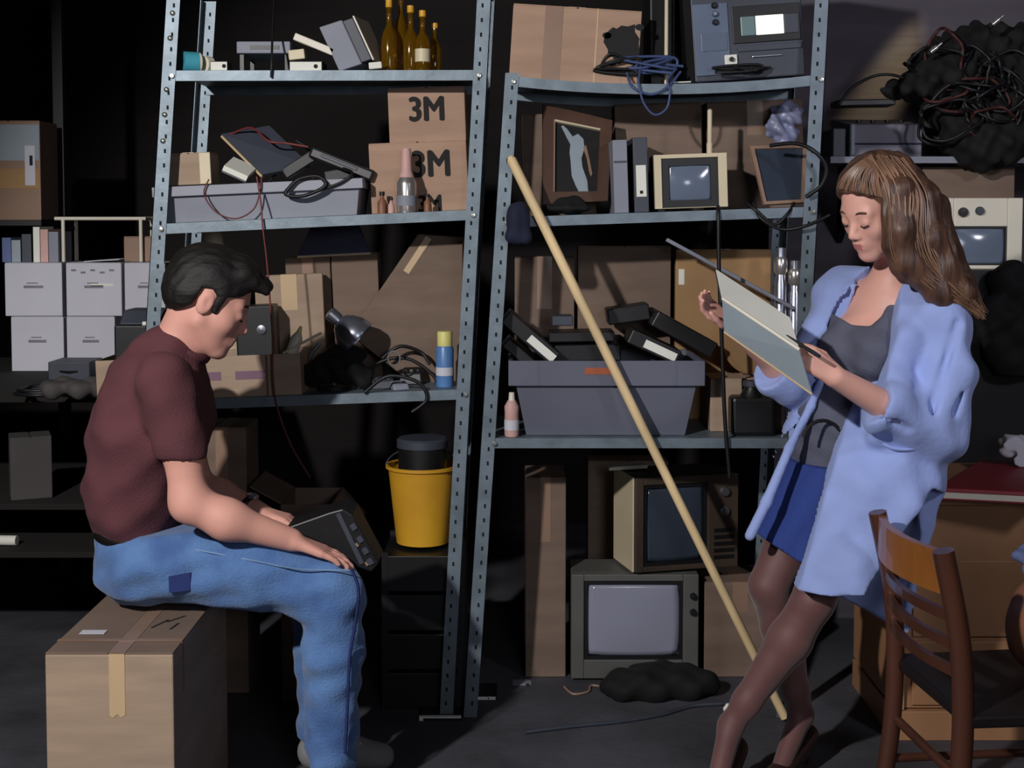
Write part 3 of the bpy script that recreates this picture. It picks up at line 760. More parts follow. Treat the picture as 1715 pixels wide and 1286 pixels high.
T = Matrix.Translation((W*.18, -D/2, H*.72))@Matrix.Rotation(PI/2, 4, 'X'); MB().lathe([(.014, 0), (.014, .006), (.0001, .008)], 16, T).build('dial', M['chrome'], r, smooth=40)
# dark heap: black cloth bundle and gadgets
f = Field((P(495, 660, YF).x, YF+.02, LC.z(0)-.05), (P(640, 560, YF).x, YF+.18, LC.z(0)+.20), .005)
z0 = LC.z(P(560, 650, YF).x)
for (px, py, dy, rr) in ((520, 640, .1, .03), (545, 628, .09, .045), (580, 622, .08, .05), (605, 640, .09, .035), (560, 600, .1, .028), (595, 602, .1, .025)):
    c = P(px, py, YF+dy); f.ell(c, (rr*1.2, rr*.9, rr), k=.02)
f.ripple(.003, [(90, 40, 60), (-60, 80, 110), (120, -30, 50)], 3); f.plane((0, 0, z0+.003), (0, 0, -1)) if False else None
o = f.build('cloth_bundle', M['blackm']); tag(o, 'black cloth bundle slumped under the silver lamp', 'cloth')
o.location.z = z0+.0005
gz = [((640, 655), .07, .035, .05, .1, 'dgrey', 'dark grey telephone handset cradle on the third shelf'), ((690, 655), .075, .05, .06, -.2, 'black', 'black cassette recorder lying by the blue aerosol can'), ((668, 655), .05, .025, .05, .35, 'grey', 'small grey adaptor box among the black gadgets')]
for i, ((px, py), wd, ht, dp, rz, m, lab) in enumerate(gz):
    Y = YF+(.07, .15, .03)[i]; x = P(px, py, Y).x
    r = thing('gadget_box', lab, 'gadget', (x, Y+dp/2, LC.z(x)+.001), (0, -LC.tilt(), rz))
    MB().hexa([(-wd/2, -dp/2, 0), (wd/2, -dp/2, 0), (wd/2, dp/2, 0), (-wd/2, dp/2, 0)], [(-wd*.45, -dp*.35, ht*.7), (wd*.45, -dp*.35, ht*.7), (wd*.45, dp*.45, ht), (-wd*.45, dp*.45, ht)]).build('case', M[m], r, bevel=.004)
    for k in range(3): MB().box((-wd*.25+k*wd*.25, -dp*.1, ht*.84), (wd*.12, dp*.14, .006)).build('key', M['chrome' if k == 1 else 'dgrey'], r)
for i, (pts, lab) in enumerate([([(600, 652), (630, 610), (680, 600), (725, 628), (735, 655)], 'black cable arching over the gadgets by the aerosol can'), ([(610, 658), (650, 630), (700, 640), (715, 668), (690, 690)], 'black cable drooping over the third shelf edge'), ([(640, 600), (670, 580), (705, 590), (720, 610)], 'black cable bunched before the leaning carton')]):
    Yc = YF+(.1, -.006, .16)[i]; cord('black_cable', lab, [P(a, b, Yc+.01*math.sin(a)*(i != 1)) for a, b in pts], .0055, 'rubber')
T = Matrix.Translation(P(660, 606, YF+.11))@Matrix.Rotation(PI/2-.4, 4, 'X')
r = thing('wire_ring', 'small bright wire ring lying on the black gadgets', 'ring', P(660, 606, YF+.11)); ring = [P(660+10*math.cos(t), 600+12*math.sin(t), YF+.06) for t in np.linspace(0, 2*PI, 20, endpoint=False)]
MB().tube(ring, .0025, 6, True).build('ring', M['silver'], r, world=True, smooth=60)
# screwed lightbulb pieces on shelf: pale lamp globe above head
x = P(352, 410, YF+.30)
r = thing('paper_scroll', 'pale rolled paper standing behind the seated person', 'paper', (P(398, 480, YF+.34).x, YF+.34, LC.z(P(398, 480, YF+.34).x)+.006), (0, -.16, 0))
MB().lathe([(.026, 0), (.029, 0), (.029, .50), (.026, .50), (.026, 0)], 18).build('roll', M['cream'], r, smooth=40)

# ================================================================== LEFT UNIT, BELOW
carton('tan carton behind the seated person on the bottom shelf', LD, 330, 412, 716, YF+.2, .2, 'card3', seam='y')
carton('tall dark carton with raised flap behind the lap device', LD, 470, 556, 845, YF+.12, .26, 'card3', open_=True, flaps=(.5, -.85), name='open_carton')
r, W, D, H = plain('shade_crate', 'added black crate under the yellow bucket in place of its shaded base', 'crate', LD, 640, 776, 925, YF+.06, .30)  # added black crate, stands in for the shadow over the bucket's lower part
for i in range(4):
    z0c = .004+i*(H-.004)/4; MB().box2((-W/2, -D/2, z0c), (W/2, D/2, z0c+(H-.004)/4-.012)).build('slat', M['black'], r, bevel=.002)
for sx in (-1, 1):
    for sy in (-1, 1): MB().box((sx*(W/2-.008), sy*(D/2-.008), H/2), (.02, .02, H)).build('corner_post', M['black'], r)
cz = LD.z(0)+.0008+H
xb = P(708, 850, YF+.2).x; topz = P(708, 776, YF+.2).z; hb = topz-cz-.002; ra = (P(766, 776, YF+.2).x-P(650, 776, YF+.2).x)/2
r = thing('yellow_bucket', 'worn yellow plastic bucket holding a dark lidded tin', 'bucket', (xb, YF+.2, cz+.001))
rb = ra*.76
MB().lathe([(.0001, 0), (rb, 0), (ra, hb), (ra+.007, hb), (ra+.007, hb-.010), (ra+.001, hb-.012), (ra-.004, hb-.003), (rb-.004, .004), (.0001, .004)], 36).build('pail', M['yellow'], r, smooth=35)
hp = [(ra*1.05*math.cos(t), -.01, hb-.008+ra*.95*math.sin(t)) for t in np.linspace(0, PI, 16)]
MB().tube([(p[0], p[1]+abs(p[2]-hb)*.55, p[2]*.5+hb*.5) for p in hp], .0025, 6).build('wire_handle', M['dgrey'], r, smooth=60)
r = thing('lidded_tin', 'dark tin with grey lilac lid sitting in the yellow bucket', 'tin', (xb, YF+.2, cz+.006))
MB().lathe([(.0001, 0), (rb*.9, 0), (rb*.93, hb+.05), (.0001, hb+.05)], 28).build('tin_body', M['black'], r, smooth=40)
MB().lathe([(rb*.9, hb+.05), (rb*.98, hb+.05), (rb*.98, hb+.072), (rb*.9, hb+.078), (.0001, hb+.078)], 28).build('lid', M['dgrey'], r, smooth=40)

# ================================================================== RIGHT UNIT, TOP SHELF
bb, W, D, H = carton('large reddish cardboard box with a black printed blot on top shelf', RA, 852, 1068, 12, YF+.04, .30, 'card2', rz=.0, seam='y', tape='tapedull', front_tape=False)
MB().box((-W*.18, -D/2-.0006, H*.5), (W*.14, .0012, H*.99)).build('tape', M['tapedull'], bb)
MB().box((W*.16, -D/2-.0006, H*.5), (.004, .0014, H)).build('corner_seam', M['tape'], bb)
blot = MB(); rr_ = random.Random(4)
blob = [((.036+.022*rr_.random())*math.cos(t)*1.1+W*.37, -D/2-.0002, (.036+.022*rr_.random())*math.sin(t)*1.25+H*.56) for t in np.linspace(0, 2*PI, 18, endpoint=False)]
blot.plate(blob, .001, Vector((0, -1, 0))); blot.build('printed_mark', M['ink'], bb)
for k, (dx, dz) in enumerate(((-.05, .02), (.045, .05), (-.03, -.06))):
    MB().plate([(W*.37+dx+.014*math.cos(t), -D/2-.0002, H*.56+dz+.01*math.sin(t)) for t in np.linspace(0, 2*PI, 8, endpoint=False)], .001, Vector((0, -1, 0))).build('printed_mark', M['ink'], bb)
# the large machine
xm0, xm1 = fitx(1165, 1350, 60, YF+.06); Wm = xm1-xm0; xm = (xm0+xm1)/2; zm = RA.z(xm); Hm = .42; Dm = .34
r = thing('test_instrument', 'big dark electronic instrument with glowing display window', 'instrument', (xm, YF+.06, zm+.012), (0, -RA.tilt(xm), 0))
MB().box2((-Wm/2, 0, 0), (Wm/2, Dm, Hm)).build('case', M['dgrey'], r, bevel=.004)
lx = P(1095, 60, YF+.06).x-xm0
MB().hexa([(-Wm/2-.02, .02, 0), (-Wm/2-.001, .0, 0), (-Wm/2-.001, Dm, 0), (-Wm/2-.02, Dm, 0)], [(-Wm/2-.02, .02, Hm), (-Wm/2-.001, 0, Hm), (-Wm/2-.001, Dm, Hm), (-Wm/2-.02, Dm, Hm)]).build('side_cheek', M['black'], r)
def mq(px0, py0, px1, py1, th, name, m, off=0.0):
    a = P(px0, py1, YF+.06); b = P(px1, py0, YF+.06); base_ = Vector(r.location)
    lo = (a.x-base_.x, -th-off, a.z-base_.z); hi = (b.x-base_.x, 0, b.z-base_.z)
    return MB().box2((lo[0], lo[1], lo[2]), (hi[0], hi[1], hi[2])).build(name, M[m], r, bevel=.0015)
mq(1167, 2, 1226, 122, .006, 'control_panel', 'panelblue'); mq(1232, 10, 1346, 72, .006, 'display_bezel', 'black'); mq(1246, 28, 1270, 60, .009, 'display_left', 'displayt'); mq(1271, 28, 1318, 60, .009, 'display_window', 'display'); mq(1319, 28, 1343, 60, .009, 'display_right', 'dgrey')
mq(1178, 52, 1222, 82, .009, 'button_panel', 'screenb')
for i, (px, py) in enumerate(((1204, 6), (1204, 20), (1204, 34))):
    c = P(px, py, YF+.06)-Vector(r.location); T = Matrix.Translation((c.x, -.006, c.z))@Matrix.Rotation(PI/2, 4, 'X'); MB().lathe([(.009, 0), (.009, .008), (.006, .012), (.0001, .012)], 14, T).build('knob', M['black' if i != 1 else 'chrome'], r, smooth=40)
mq(1215, 90, 1236, 106, .012, 'socket_plate', 'white'); 
c = P(1226, 98, YF+.06)-Vector(r.location); T = Matrix.Translation((c.x, -.012, c.z))@Matrix.Rotation(PI/2, 4, 'X'); MB().lathe([(.007, 0), (.007, .01), (.0001, .01)], 12, T).build('plug', M['black'], r)
mq(1262, 94, 1312, 97, .007, 'trim_line', 'chrome'); mq(1240, 76, 1346, 86, .006, 'lower_band', 'dgrey')
for (sx, sy) in ((-1, .03), (1, .03), (-1, Dm-.03), (1, Dm-.03)): MB().box((sx*(Wm/2-.02), sy, -.0055), (.025, .025, .011)).build('foot', M['black'], r)
# black speaker-like cabinet left of it
r, W, D, H = plain('speaker_cabinet', 'tall black speaker cabinet between the carton and the instrument', 'speaker', RA, 1090, 1132, -30, YF+.14, .22)
MB().box((0, 0, H/2), (W, D, H)).build('cabinet', M['black'], r, bevel=.004); MB().box((0, -D/2-.002, H*.55), (W*.84, .004, H*.8)).build('grille_cloth', M['blackm'], r)
x = P(1118, 60, YF+.06).x
tag(MB().tube([(x, YF+.09, RA.z(x)+.002), (x, YF+.09, RA.z(x)+.36)], .006, 10).build('slim_pole', M['cream'], smooth=50), 'slim pale pole standing before the black speaker cabinet', 'pole')
# blue and black cable nest
cc = [P(1000+140*rng.random(), 112+20*rng.random(), YF+.02+.06*rng.random()) for _ in range(14)]
labs = ['black cable tangled at the foot of the reddish box', 'dark blue cable tangled under the slim pole']
def tangle(label, name, px, py, sx, sy, Y, m, n, r, seed, sh):
    g = random.Random(seed); pts = []
    for i in range(n):
        a = i*1.9+g.random(); q = P(px+sx*math.cos(a)*(.4+.6*g.random()), py-sy*abs(math.sin(a*1.3))*g.random()*2, Y+.05*g.random())
        q.z = max(q.z, sh.z(q.x)+r+.001); pts.append(q)
    return cord(name, label, pts, r, m)
tangle(labs[0], 'black_cable_tangle', 1040, 125, 60, 22, YF+.01, 'rubber', 16, .0045, 1, RA)
tangle(labs[1], 'blue_cable_tangle', 1095, 125, 55, 20, YF+.01, 'bluecab', 15, .0045, 2, RA)
cord('blue_cable_loop', 'pale blue cable loop hanging below the sagging shelf edge', [P(1072, 118, YF+.02), P(1070, 140, YF-.006), P(1078, 172, YF-.008), P(1096, 192, YF-.008), P(1116, 182, YF-.008), P(1122, 155, YF-.008), P(1118, 135, YF-.006), P(1130, 118, YF+.02)], .0035, 'bluecab')
cord('blue_cable_loop', 'dark blue cable sagging across the front of the shelf lip', [P(1050, 122, YF+.02), P(1060, 146, YF-.006), P(1090, 158, YF-.007), P(1118, 146, YF-.006), P(1140, 120, YF+.02)], .004, 'bluecab')
tangle('black power lead bunched at the foot of the instrument', 'black_cable_tangle', 1250, 121, 60, 7, YF+.0, 'rubber', 12, .004, 5, RA)
slab('paper_scrap', 'white paper scrap on the lip of the sagging shelf', 'paper', (1128, 139), (1158, 138), .004, YF+.02, .02, 'white')

# ================================================================== RIGHT UNIT, SECOND SHELF
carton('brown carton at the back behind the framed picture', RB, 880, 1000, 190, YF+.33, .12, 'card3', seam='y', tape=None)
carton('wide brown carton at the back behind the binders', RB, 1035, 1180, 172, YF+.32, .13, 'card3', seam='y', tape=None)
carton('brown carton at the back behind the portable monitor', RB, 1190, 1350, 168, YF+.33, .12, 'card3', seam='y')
# framed picture
q = [P(908, 336, YF+.10), P(1016, 330, YF+.14), P(1024, 196, YF+.24), P(908, 168, YF+.20)]
zb = min(v.z for v in q); base_ = Vector((P(962, 330, YF+.1).x, YF+.12, RB.z(P(962, 330, YF).x)))
r = thing('framed_picture', 'wood framed picture of a pale figure leaning on the shelf', 'picture', base_)
dz = base_.z+.028-min(v.z for v in q); q = [v+Vector((0, 0, dz)) for v in q]
def bil(u, v): return (q[0]*(1-u)+q[1]*u)*(1-v)+(q[3]*(1-u)+q[2]*u)*v
nn = (q[1]-q[0]).cross(q[3]-q[0]).normalized(); nn = nn if nn.y < 0 else -nn
def fr(u0, v0, u1, v1, th, name, m, off=0):
    pts = [bil(u0, v0), bil(u1, v0), bil(u1, v1), bil(u0, v1)]
    return MB().plate([p+nn*off for p in pts], th, nn).build(name, M[m], r, world=True)
for a_ in ((0, 0, .17, 1), (.83, 0, 1, 1), (.17, 0, .83, .12), (.17, .86, .83, 1)): fr(*a_, .014, 'frame_rail', 'framewood')
fr(.17, .12, .83, .86, .004, 'canvas', 'ink'); fr(.17, .845, .83, .865, .0155, 'frame_fillet', 'cream'); fr(.155, .12, .175, .86, .0155, 'frame_fillet', 'tapedull')
fig = [(.56, .12), (.70, .12), (.68, .25), (.60, .4), (.58, .5), (.62, .62), (.60, .72), (.52, .77), (.44, .73), (.36, .80), (.30, .83), (.27, .82), (.36, .70), (.41, .64), (.40, .55), (.42, .45), (.44, .3), (.50, .2)]
MB().plate([bil(u, v)+nn*.0045 for u, v in fig], .0008, nn).build('painted_figure', M['slatepage'], r, world=True)
MB().plate([bil(u, v)+nn*.0046 for u, v in [(.60, .62), (.66, .5), (.70, .36), (.73, .3), (.75, .33), (.70, .5), (.64, .66)]], .0008, nn).build('painted_arm', M['tapedull'], r, world=True)
f = Field((P(890, 360, YF).x, YF-.0, RB.z(0)-.03), (P(1015, 320, YF).x, YF+.12, RB.z(0)+.09), .004)
zc = RB.z(P(950, 350, YF+.06).x)
c = P(950, 352, YF+.06); f.ell((c.x, c.y, zc+.018), (.075, .045, .016), k=.01); f.ell((c.x+.01, c.y+.01, zc+.03), (.045, .035, .026), k=.015)
f.ripple(.0015, [(120, 60, 40), (-80, 90, 20)], 5); o = f.build('cap', M['blackm']); tag(o, 'flattened black cap lying in front of the framed picture', 'hat'); o.location.z = zc+.001
# binders
def binder(label, px0, px1, pyt, Yf, m, lab=False):
    r, W, D, H = plain('ring_binder', label, 'binder', RB, px0, px1, pyt, Yf, .22, group=None)
    MB().box((0, 0, H/2), (W, .006, H)).build('spine', M[m], r, bevel=.002).location = (0, -D/2+.003, 0)
    for s in (-1, 1): MB().box((s*(W/2-.0015), .004, H/2), (.003, D-.01, H)).build('cover_board', M[m], r)
    MB().box((0, .004, H/2-.002), (W-.008, D-.03, H*.94)).build('pages', M['white'], r)
    if lab: MB().box((0, -D/2-.0006, H*.42), (W*.7, .0012, H*.42)).build('spine_label', M['white'], r); MB().box((0, -D/2-.0014, H*.27), (W*.22, .0008, W*.22)).build('spine_dot', M['ink'], r)
    else: MB().box((0, -D/2-.0006, H*.7), (W*.9, .0012, .006)).build('spine_band', M['dgrey'], r)
    return r
binder('light grey ring binder nearer the framed picture', 1030, 1054, 234, YF+.03, 'grey')
binder('slate ring binder with a white spine label', 1064, 1088, 230, YF+.04, 'dgrey', True)
x = P(1092, 240, YF+.06).x
# monitor
x0, x1 = fitx(1098, 1220, 300, YF+.04); Wt = x1-x0; zt = P(1158, 258, YF+.04).z; xm = (x0+x1)/2; zb = RB.z(xm); Ht = zt-zb
MON = tv('small portable monitor with a thin cream rim on second shelf', 'portable_monitor', (xm, YF+.04+.012, zb+.001), (0, -RB.tilt(), 0), Wt, Ht, .2, (-Wt*.40, Wt*.38, Ht*.06, Ht*.93), ('dgrey', 'cream', 'screenb'), cat='monitor', bez=.022)
bottle('spool', 'small white thread spool balanced on the slate binder', 'spool', (P(1090, 250, YF+.1).x, YF+.06, RB.z(P(1090, 250, YF).x)+P(1076, 230, YF+.04).z-RB.z(P(1076, 230, YF).x)+.001), [(.0001, 0), (.010, 0), (.010, .003), (.007, .006), (.007, .02), (.010, .023), (.010, .026), (.0001, .026)], 'cream') if False else None
# candle on monitor
x = P(1190, 240, YF+.10).x; zt2 = zb+Ht+(x-xm)*math.tan(RB.tilt())+.002
bottle('taper_candle', 'slender cream candle standing on the portable monitor', 'candle', (x, YF+.12, zt2+.001), [(.0001, 0), (.009, 0), (.0095, .03), (.007, .034), (.0075, .13), (.004, .134), (.0001, .135)], 'cream', cap=([(.0001, .142), (.001, .142), (.001, .133)], 'ink'))
# leaning frame on right
q = [P(1278, 350, YF+.05), P(1345, 346, YF+.07), P(1350, 250, YF+.16), P(1254, 252, YF+.12)]
base_ = Vector((P(1300, 350, YF).x, YF+.1, RB.z(P(1300, 350, YF).x))); dz = base_.z+.006-min(v.z for v in q); q = [v+Vector((0, 0, dz)) for v in q]
r = thing('glazed_frame', 'thin pale frame with dark glass slanting beside the rack post', 'frame', base_); nn = (q[1]-q[0]).cross(q[3]-q[0]).normalized(); nn = nn if nn.y < 0 else -nn
for a_ in ((0, 0, .07, 1), (.93, 0, 1, 1), (.07, 0, .93, .05), (.07, .95, .93, 1)): fr(*a_, .012, 'frame_rail', 'tapedull')
fr(.07, .05, .93, .95, .004, 'glass', 'screen')
# crumpled plastic on the back carton
f = Field((P(1270, 250, YF+.25).x, YF+.14, P(1300, 270, YF+.2).z), (P(1360, 160, YF+.25).x, YF+.33, P(1300, 155, YF+.2).z), .005)
for i in range(9):
    c = P(1292+48*rng.random(), 185+60*rng.random(), YF+.22+.04*rng.random()); f.ell(c, (.03, .025, .035), k=.01)
f.ripple(.004, [(140, 60, 80), (-90, 120, 50), (60, -80, 150)], 9)
o = f.build('plastic_bag', M['clear'], smooth=1); tag(o, 'crumpled cloudy plastic bag stuffed above the slanting frame', 'bag')
cord('black_cable_loop', 'thick black cable loop slung round the right rack post', [P(1290, 244, YF+.04), P(1330, 240, YF-.01), P(1362, 252, YF-.05), P(1384, 280, YF-.05), P(1376, 310, YF-.04), P(1350, 330, YF-.02)], .006, 'rubber')
cord('black_cable_loop', 'black cable drooping in a swag below the second shelf end', [P(1262, 340, YF+.02), P(1275, 366, YF-.01), P(1310, 384, YF-.02), P(1350, 378, YF-.04), P(1390, 360, YF-.04)], .005, 'rubber')
cord('black_cable_loop', 'black cable crossing the second shelf lip near the slanting frame', [P(1330, 340, YF+.02), P(1318, 360, YF-.008), P(1296, 376, YF-.01), P(1266, 352, YF-.008), P(1250, 340, YF+.02)], .005, 'rubber')
cord('black_strap', 'long black strap hanging from second shelf past the clipboard', [P(1203, 346, YF+.02), P(1203, 362, YF-.008), P(1204, 440, YF-.012), P(1206, 500, YF-.012), P(1210, 600, YF-.012), P(1214, 700, YF-.012), P(1216, 770, YF-.012)], [.006]*60+[.006], 'rubber') if False else cord('black_strap', 'long black strap hanging from second shelf past the clipboard', [P(1203, 346, YF+.02), P(1203, 362, YF-.008), P(1204, 440, YF-.012), P(1206, 500, YF-.012), P(1210, 600, YF-.012), P(1214, 700, YF-.012), P(1222, 800, YF-.012)], .006, 'rubber')

# ================================================================== RIGHT UNIT, THIRD SHELF
TUB, W, D, H = tray('storage_tub', 'big blue grey storage tub with deep rim and orange label', RC, 856, 1176, 604, YF+.02, .34, 'greytub', .075, .16)
MB().box((-W*.04, -D/2-.0085-.0006, H-.03), (W*.15, .0012, .02)).build('front_strip', M['orange'], TUB)
tubz = TUB.location.z+H
for k in (-.36, .36): MB().box((W*k, -D/2-.0085, H-.038), (.006, .002, .07)).build('rim_rib', M['greytub'], TUB)
def slantbox(name, label, cat, p0, p1, th, Y, depth, m, strip=None, strip_m='white', up=1):
    """box whose front long edge runs p0->p1; a pale strip sits on the front"""
    a, b = P(*p0, Y), P(*p1, Y); u = b-a; n = Vector((-u.z, 0, u.x)).normalized()*th*up
    r = thing(name, label, cat, Vector(((a.x+b.x)/2, Y+depth/2, min(a.z, b.z))))
    MB().hexa([a, b, b+n, a+n], [v+Vector((0, depth, 0)) for v in (a, b, b+n, a+n)]).build('case', M[m], r, bevel=.004, world=True)
    if strip:
        s0, s1 = strip; c0 = a+u*s0+n*.2; c1 = a+u*s1+n*.2; n2 = n*.55
        MB().hexa([v+Vector((0, -.0015, 0)) for v in (c0, c1, c1+n2, c0+n2)], [v+Vector((0, .0005, 0)) for v in (c0, c1, c1+n2, c0+n2)]).build('spine_label', M[strip_m], r, world=True)
    return r
slantbox('video_cassette', 'black video cassette with white spine label leaning out of tub by post', 'cassette', (838, 540), (922, 612), .045, YF+.06, .16, 'black', (.48, .98))
slantbox('video_cassette', 'black video cassette lying lower against the rack post', 'cassette', (840, 580), (886, 620), .035, YF+.10, .14, 'black')
slantbox('video_cassette', 'black video cassette with bright label in middle of tub', 'cassette', (1050, 574), (1132, 612), .045, YF+.06, .16, 'black', (.3, .94))
slantbox('video_cassette', 'thick black video cassette leaning at right end of tub', 'cassette', (1090, 545), (1190, 600), .05, YF+.10, .16, 'black')
slantbox('video_cassette', 'black video cassette lying flat behind the broomstick', 'cassette', (930, 606), (1040, 604), .05, YF+.14, .16, 'black')
slantbox('video_cassette', 'black video cassette stacked flat on another behind the broomstick', 'cassette', (920, 574), (1030, 572), .03, YF+.16, .15, 'black')
slantbox('video_cassette', 'black video cassette peaking on top of the heap in tub', 'cassette', (1020, 545), (1090, 535), .05, YF+.2, .12, 'black')
slantbox('video_cassette', 'grey edged cassette standing at left inside the tub', 'cassette', (925, 546), (960, 546), .03, YF+.1, .1, 'dgrey')
x = P(857, 720, YF+.035).x
bottle('lotion_bottle', 'pinkish white lotion bottle between rack post and tub', 'bottle', (x, YF-.0+.035, RC.z(x)+.001), [(.0001, 0), (.020, 0), (.022, .008), (.021, .07), (.022, .09), (.012, .108), (.0001, .109)], 'pink', cap=([(.0001, .132), (.008, .132), (.01, .108), (.0115, .104)], 'creamw'), band=([(.0224, .02), (.0224, .05)], 'whitebox'))
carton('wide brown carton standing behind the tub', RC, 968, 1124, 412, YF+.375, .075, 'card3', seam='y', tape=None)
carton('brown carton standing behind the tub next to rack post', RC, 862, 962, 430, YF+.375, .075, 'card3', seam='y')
cg, W, D, H = carton('golden tan carton with white label behind the clipboard', RC, 1132, 1292, 418, YF+.375, .075, 'card4', seam='y', tape='tapedull', front_tape=False)
MB().box((-W*.44, -D/2-.0006, H*.84), (W*.06, .0012, .05)).build('front_strip', M['white'], cg)
# reel behind clipboard
x = P(1268, 520, YF+.2).x; 
def disc_T(c, yaw): return Matrix.Translation(c)@Matrix.Rotation(yaw, 4, 'Z')@Matrix.Rotation(PI/2, 4, 'X')
cz_ = RC.z(x)
bx, W, D, H = carton('small tan carton supporting the tape reel', RC, 1190, 1310, 634, YF+.12, .16, 'card', seam='y', tape=None)
hr = .11
r = thing('tape_reel', 'big tan tape reel standing on edge behind the clipboard', 'reel', (x, YF+.2, cz_+H+.002))
T = Matrix.Translation((0, 0, hr))@Matrix.Rotation(.35, 4, 'Z')@Matrix.Rotation(PI/2, 4, 'X')
for zz in (-.02, .02): MB().lathe([(.03, zz-.002), (hr, zz-.002), (hr, zz+.002), (.03, zz+.002), (.03, zz-.002)], 40, T).build('flange', M['card4'], r, smooth=40)
MB().lathe([(.028, -.018), (.09, -.018), (.09, .018), (.028, .018), (.028, -.018)], 36, T).build('wound_tape', M['brownleather'], r, smooth=40)
# wicker / paper bag by her far hand
f = Field((P(1120, 640, YF).x, YF+.37-.32, RC.z(0)-.02), (P(1240, 470, YF).x, YF+.37, RC.z(0)+.45), .005)
# black jug and chrome jars at right
r, W, D, H = plain('black_jug', 'black plastic jug beside the blue coat cuff on third shelf', 'jug', RC, 1226, 1300, 640, YF+.03, .08)
MB().hexa([(-W/2, -D/2, 0), (W/2, -D/2, 0), (W/2, D/2, 0), (-W/2, D/2, 0)], [(-W/2, -D/2, H*.72), (W/2, -D/2, H*.72), (W/2, D/2, H*.72), (-W/2, D/2, H*.72)]).build('body', M['black'], r, bevel=.012)
MB().lathe([(W*.3, H*.70), (W*.16, H*.86), (W*.16, H*.9)], 16).build('neck', M['black'], r, smooth=40); MB().lathe([(W*.2, H*.9), (W*.2, H), (.0001, H)], 16).build('cap', M['dgrey'], r, smooth=40)
x = P(1316, 520, YF+.3).x
for (px, hh, lab) in ((1306, .56, 'tall chrome tube standing left of the rack post'), (1330, .52, 'chrome tube with a bright collar near the rack post')):
    x = P(px, 600, YF+.25).x
    bottle('chrome_tube', lab, 'tube', (x, YF+.25, RC.z(x)+.001), [(.0001, 0), (.02, 0), (.02, hh*.8), (.016, hh*.82), (.016, hh), (.0001, hh)], 'chrome', band=([(.0165, hh*.85), (.022, hh*.87), (.022, hh*.93), (.0165, hh*.95)], 'silver'))
slab('steel_ruler', 'blue grey metal straightedge sloping above the clipboard', 'ruler', (1115, 404), (1330, 520), .012, YF+.14, .02, 'grey')

# ================================================================== RIGHT UNIT, BELOW
zD = 0.0; YT = 4.26
x0, x1 = fitx(957, 1170, 1050, YT); W2 = x1-x0; zt = P(1063, 962, YT).z; H2 = zt-zD-.001
sx0 = P(978, 1050, YT).x-(x0+x1)/2; sx1 = P(1144, 1050, YT).x-(x0+x1)/2; sz1 = P(1060, 974, YT).z-zD; sz0 = P(1060, 1106, YT).z-zD
tv('grey television set with pale blank screen on the floor', 'television_set', ((x0+x1)/2, YT+.012, zD+.001), (0, 0, 0), W2, H2, .30, (sx0, sx1, sz0, sz1), ('tvgrey', 'tvgrey', 'screenp'), knobs=[(W2*.455, H2*.8, .011, 'black'), (W2*.455, H2*.65, .011, 'black')])
Y1 = YT-.01; c1 = P(1062, 957, Y1); ang = .25; W1_ = .355; H1_ = P(1060, 800, Y1).z-(zD+H2)-.003
cx_ = c1.x+math.cos(ang)*W1_/2; cy_ = Y1+math.sin(ang)*W1_/2
tv1 = tv('old television set with cream side panel stacked on the grey set', 'television_set', (cx_, cy_, zD+H2+.003), (0, 0, ang), W1_, H1_, .30, (-W1_*.42, W1_*.20, H1_*.08, H1_*.92), ('tvwood', 'tvwood', 'screen'), knobs=[(W1_*.36, H1_*.82, .016, 'chrome'), (W1_*.36, H1_*.62, .016, 'chrome')], grille=(W1_*.26, W1_*.46, H1_*.1, H1_*.45, 5))
MB().box2((-W1_/2-.006, .0, .008), (-W1_/2-.0005, .19, H1_)).build('side_panel', M['cream'], tv1, bevel=.001)
slab('remote_control', 'pale slim remote lying on top of the old television', 'remote', (1020, 797), (1085, 793), .012, YT+.10, .04, 'creamw').location.z = zD+H2+.003+H1_+.001
carton('brown carton beside the two television sets', RD, 880, 948, 800, 4.30, .22, 'card3', seam='y')
carton('tan carton behind the stacked television sets', RD, 985, 1120, 772, 4.72, .12, 'card', seam='y', tape=None)
carton('dark brown carton right of the grey television', RD, 1180, 1300, 975, 4.30, .22, 'card3', seam='y')

# ================================================================== LEFT BACKGROUND: workbench with white cartons
YB = 4.9; BZ = .935
r = thing('workbench', 'dark wooden workbench under the white cartons', 'bench', (-1.75, 4.85, 0))
MB().box2((-2.5, 4.32, BZ-.035), (-1.18, 5.4, BZ)).build('bench_top', M['backwall'], r, bevel=.003, world=True)
for zz in (.56, .40): MB().box2((-2.45, 4.36, zz-.02), (-1.22, 5.38, zz)).build('lower_shelf', M['backwall'], r, world=True)
for xx in (-2.46, -1.24):
    for yy in (4.36, 5.34): MB().box((xx, yy, (BZ-.035)/2), (.06, .06, BZ-.035)).build('leg', M['backwall'], r, world=True)
BT = Flat(BZ)
def wcarton(label, px0, px1, pyt, sh, Yf=YB, depth=.26, rz=0):
    r, W, D, H = carton(label, sh, px0, px1, pyt, Yf, depth, 'whitebox', seam='x', tape=None, name='white_carton', group='white cartons on the workbench', rz=rz)
    MB().box((0, -D/2-.0005, H*.55), (W*.34, .001, H*.05)).build('printed_line', M['inkgrey'], r)
    MB().box((-W*.02, -D/2-.0005, H*.62), (W*.2, .001, H*.02)).build('printed_line', M['inkgrey'], r)
    return r, W, D, H
r, W, D, H = wcarton('white carton low in the stack at the open end of the bench', 18, 106, 530, BT)
U1 = Flat(BZ+H+.0016)
r, W, D, H = wcarton('white carton low in the stack beside the black printer', 111, 192, 530, BT)
wcarton('white carton under the upper white carton that carries the grey box', 208, 275, 530, BT)
r, W, D, H = wcarton('white upper carton with books standing on top', 6, 101, 440, U1, rz=.03); UH = H
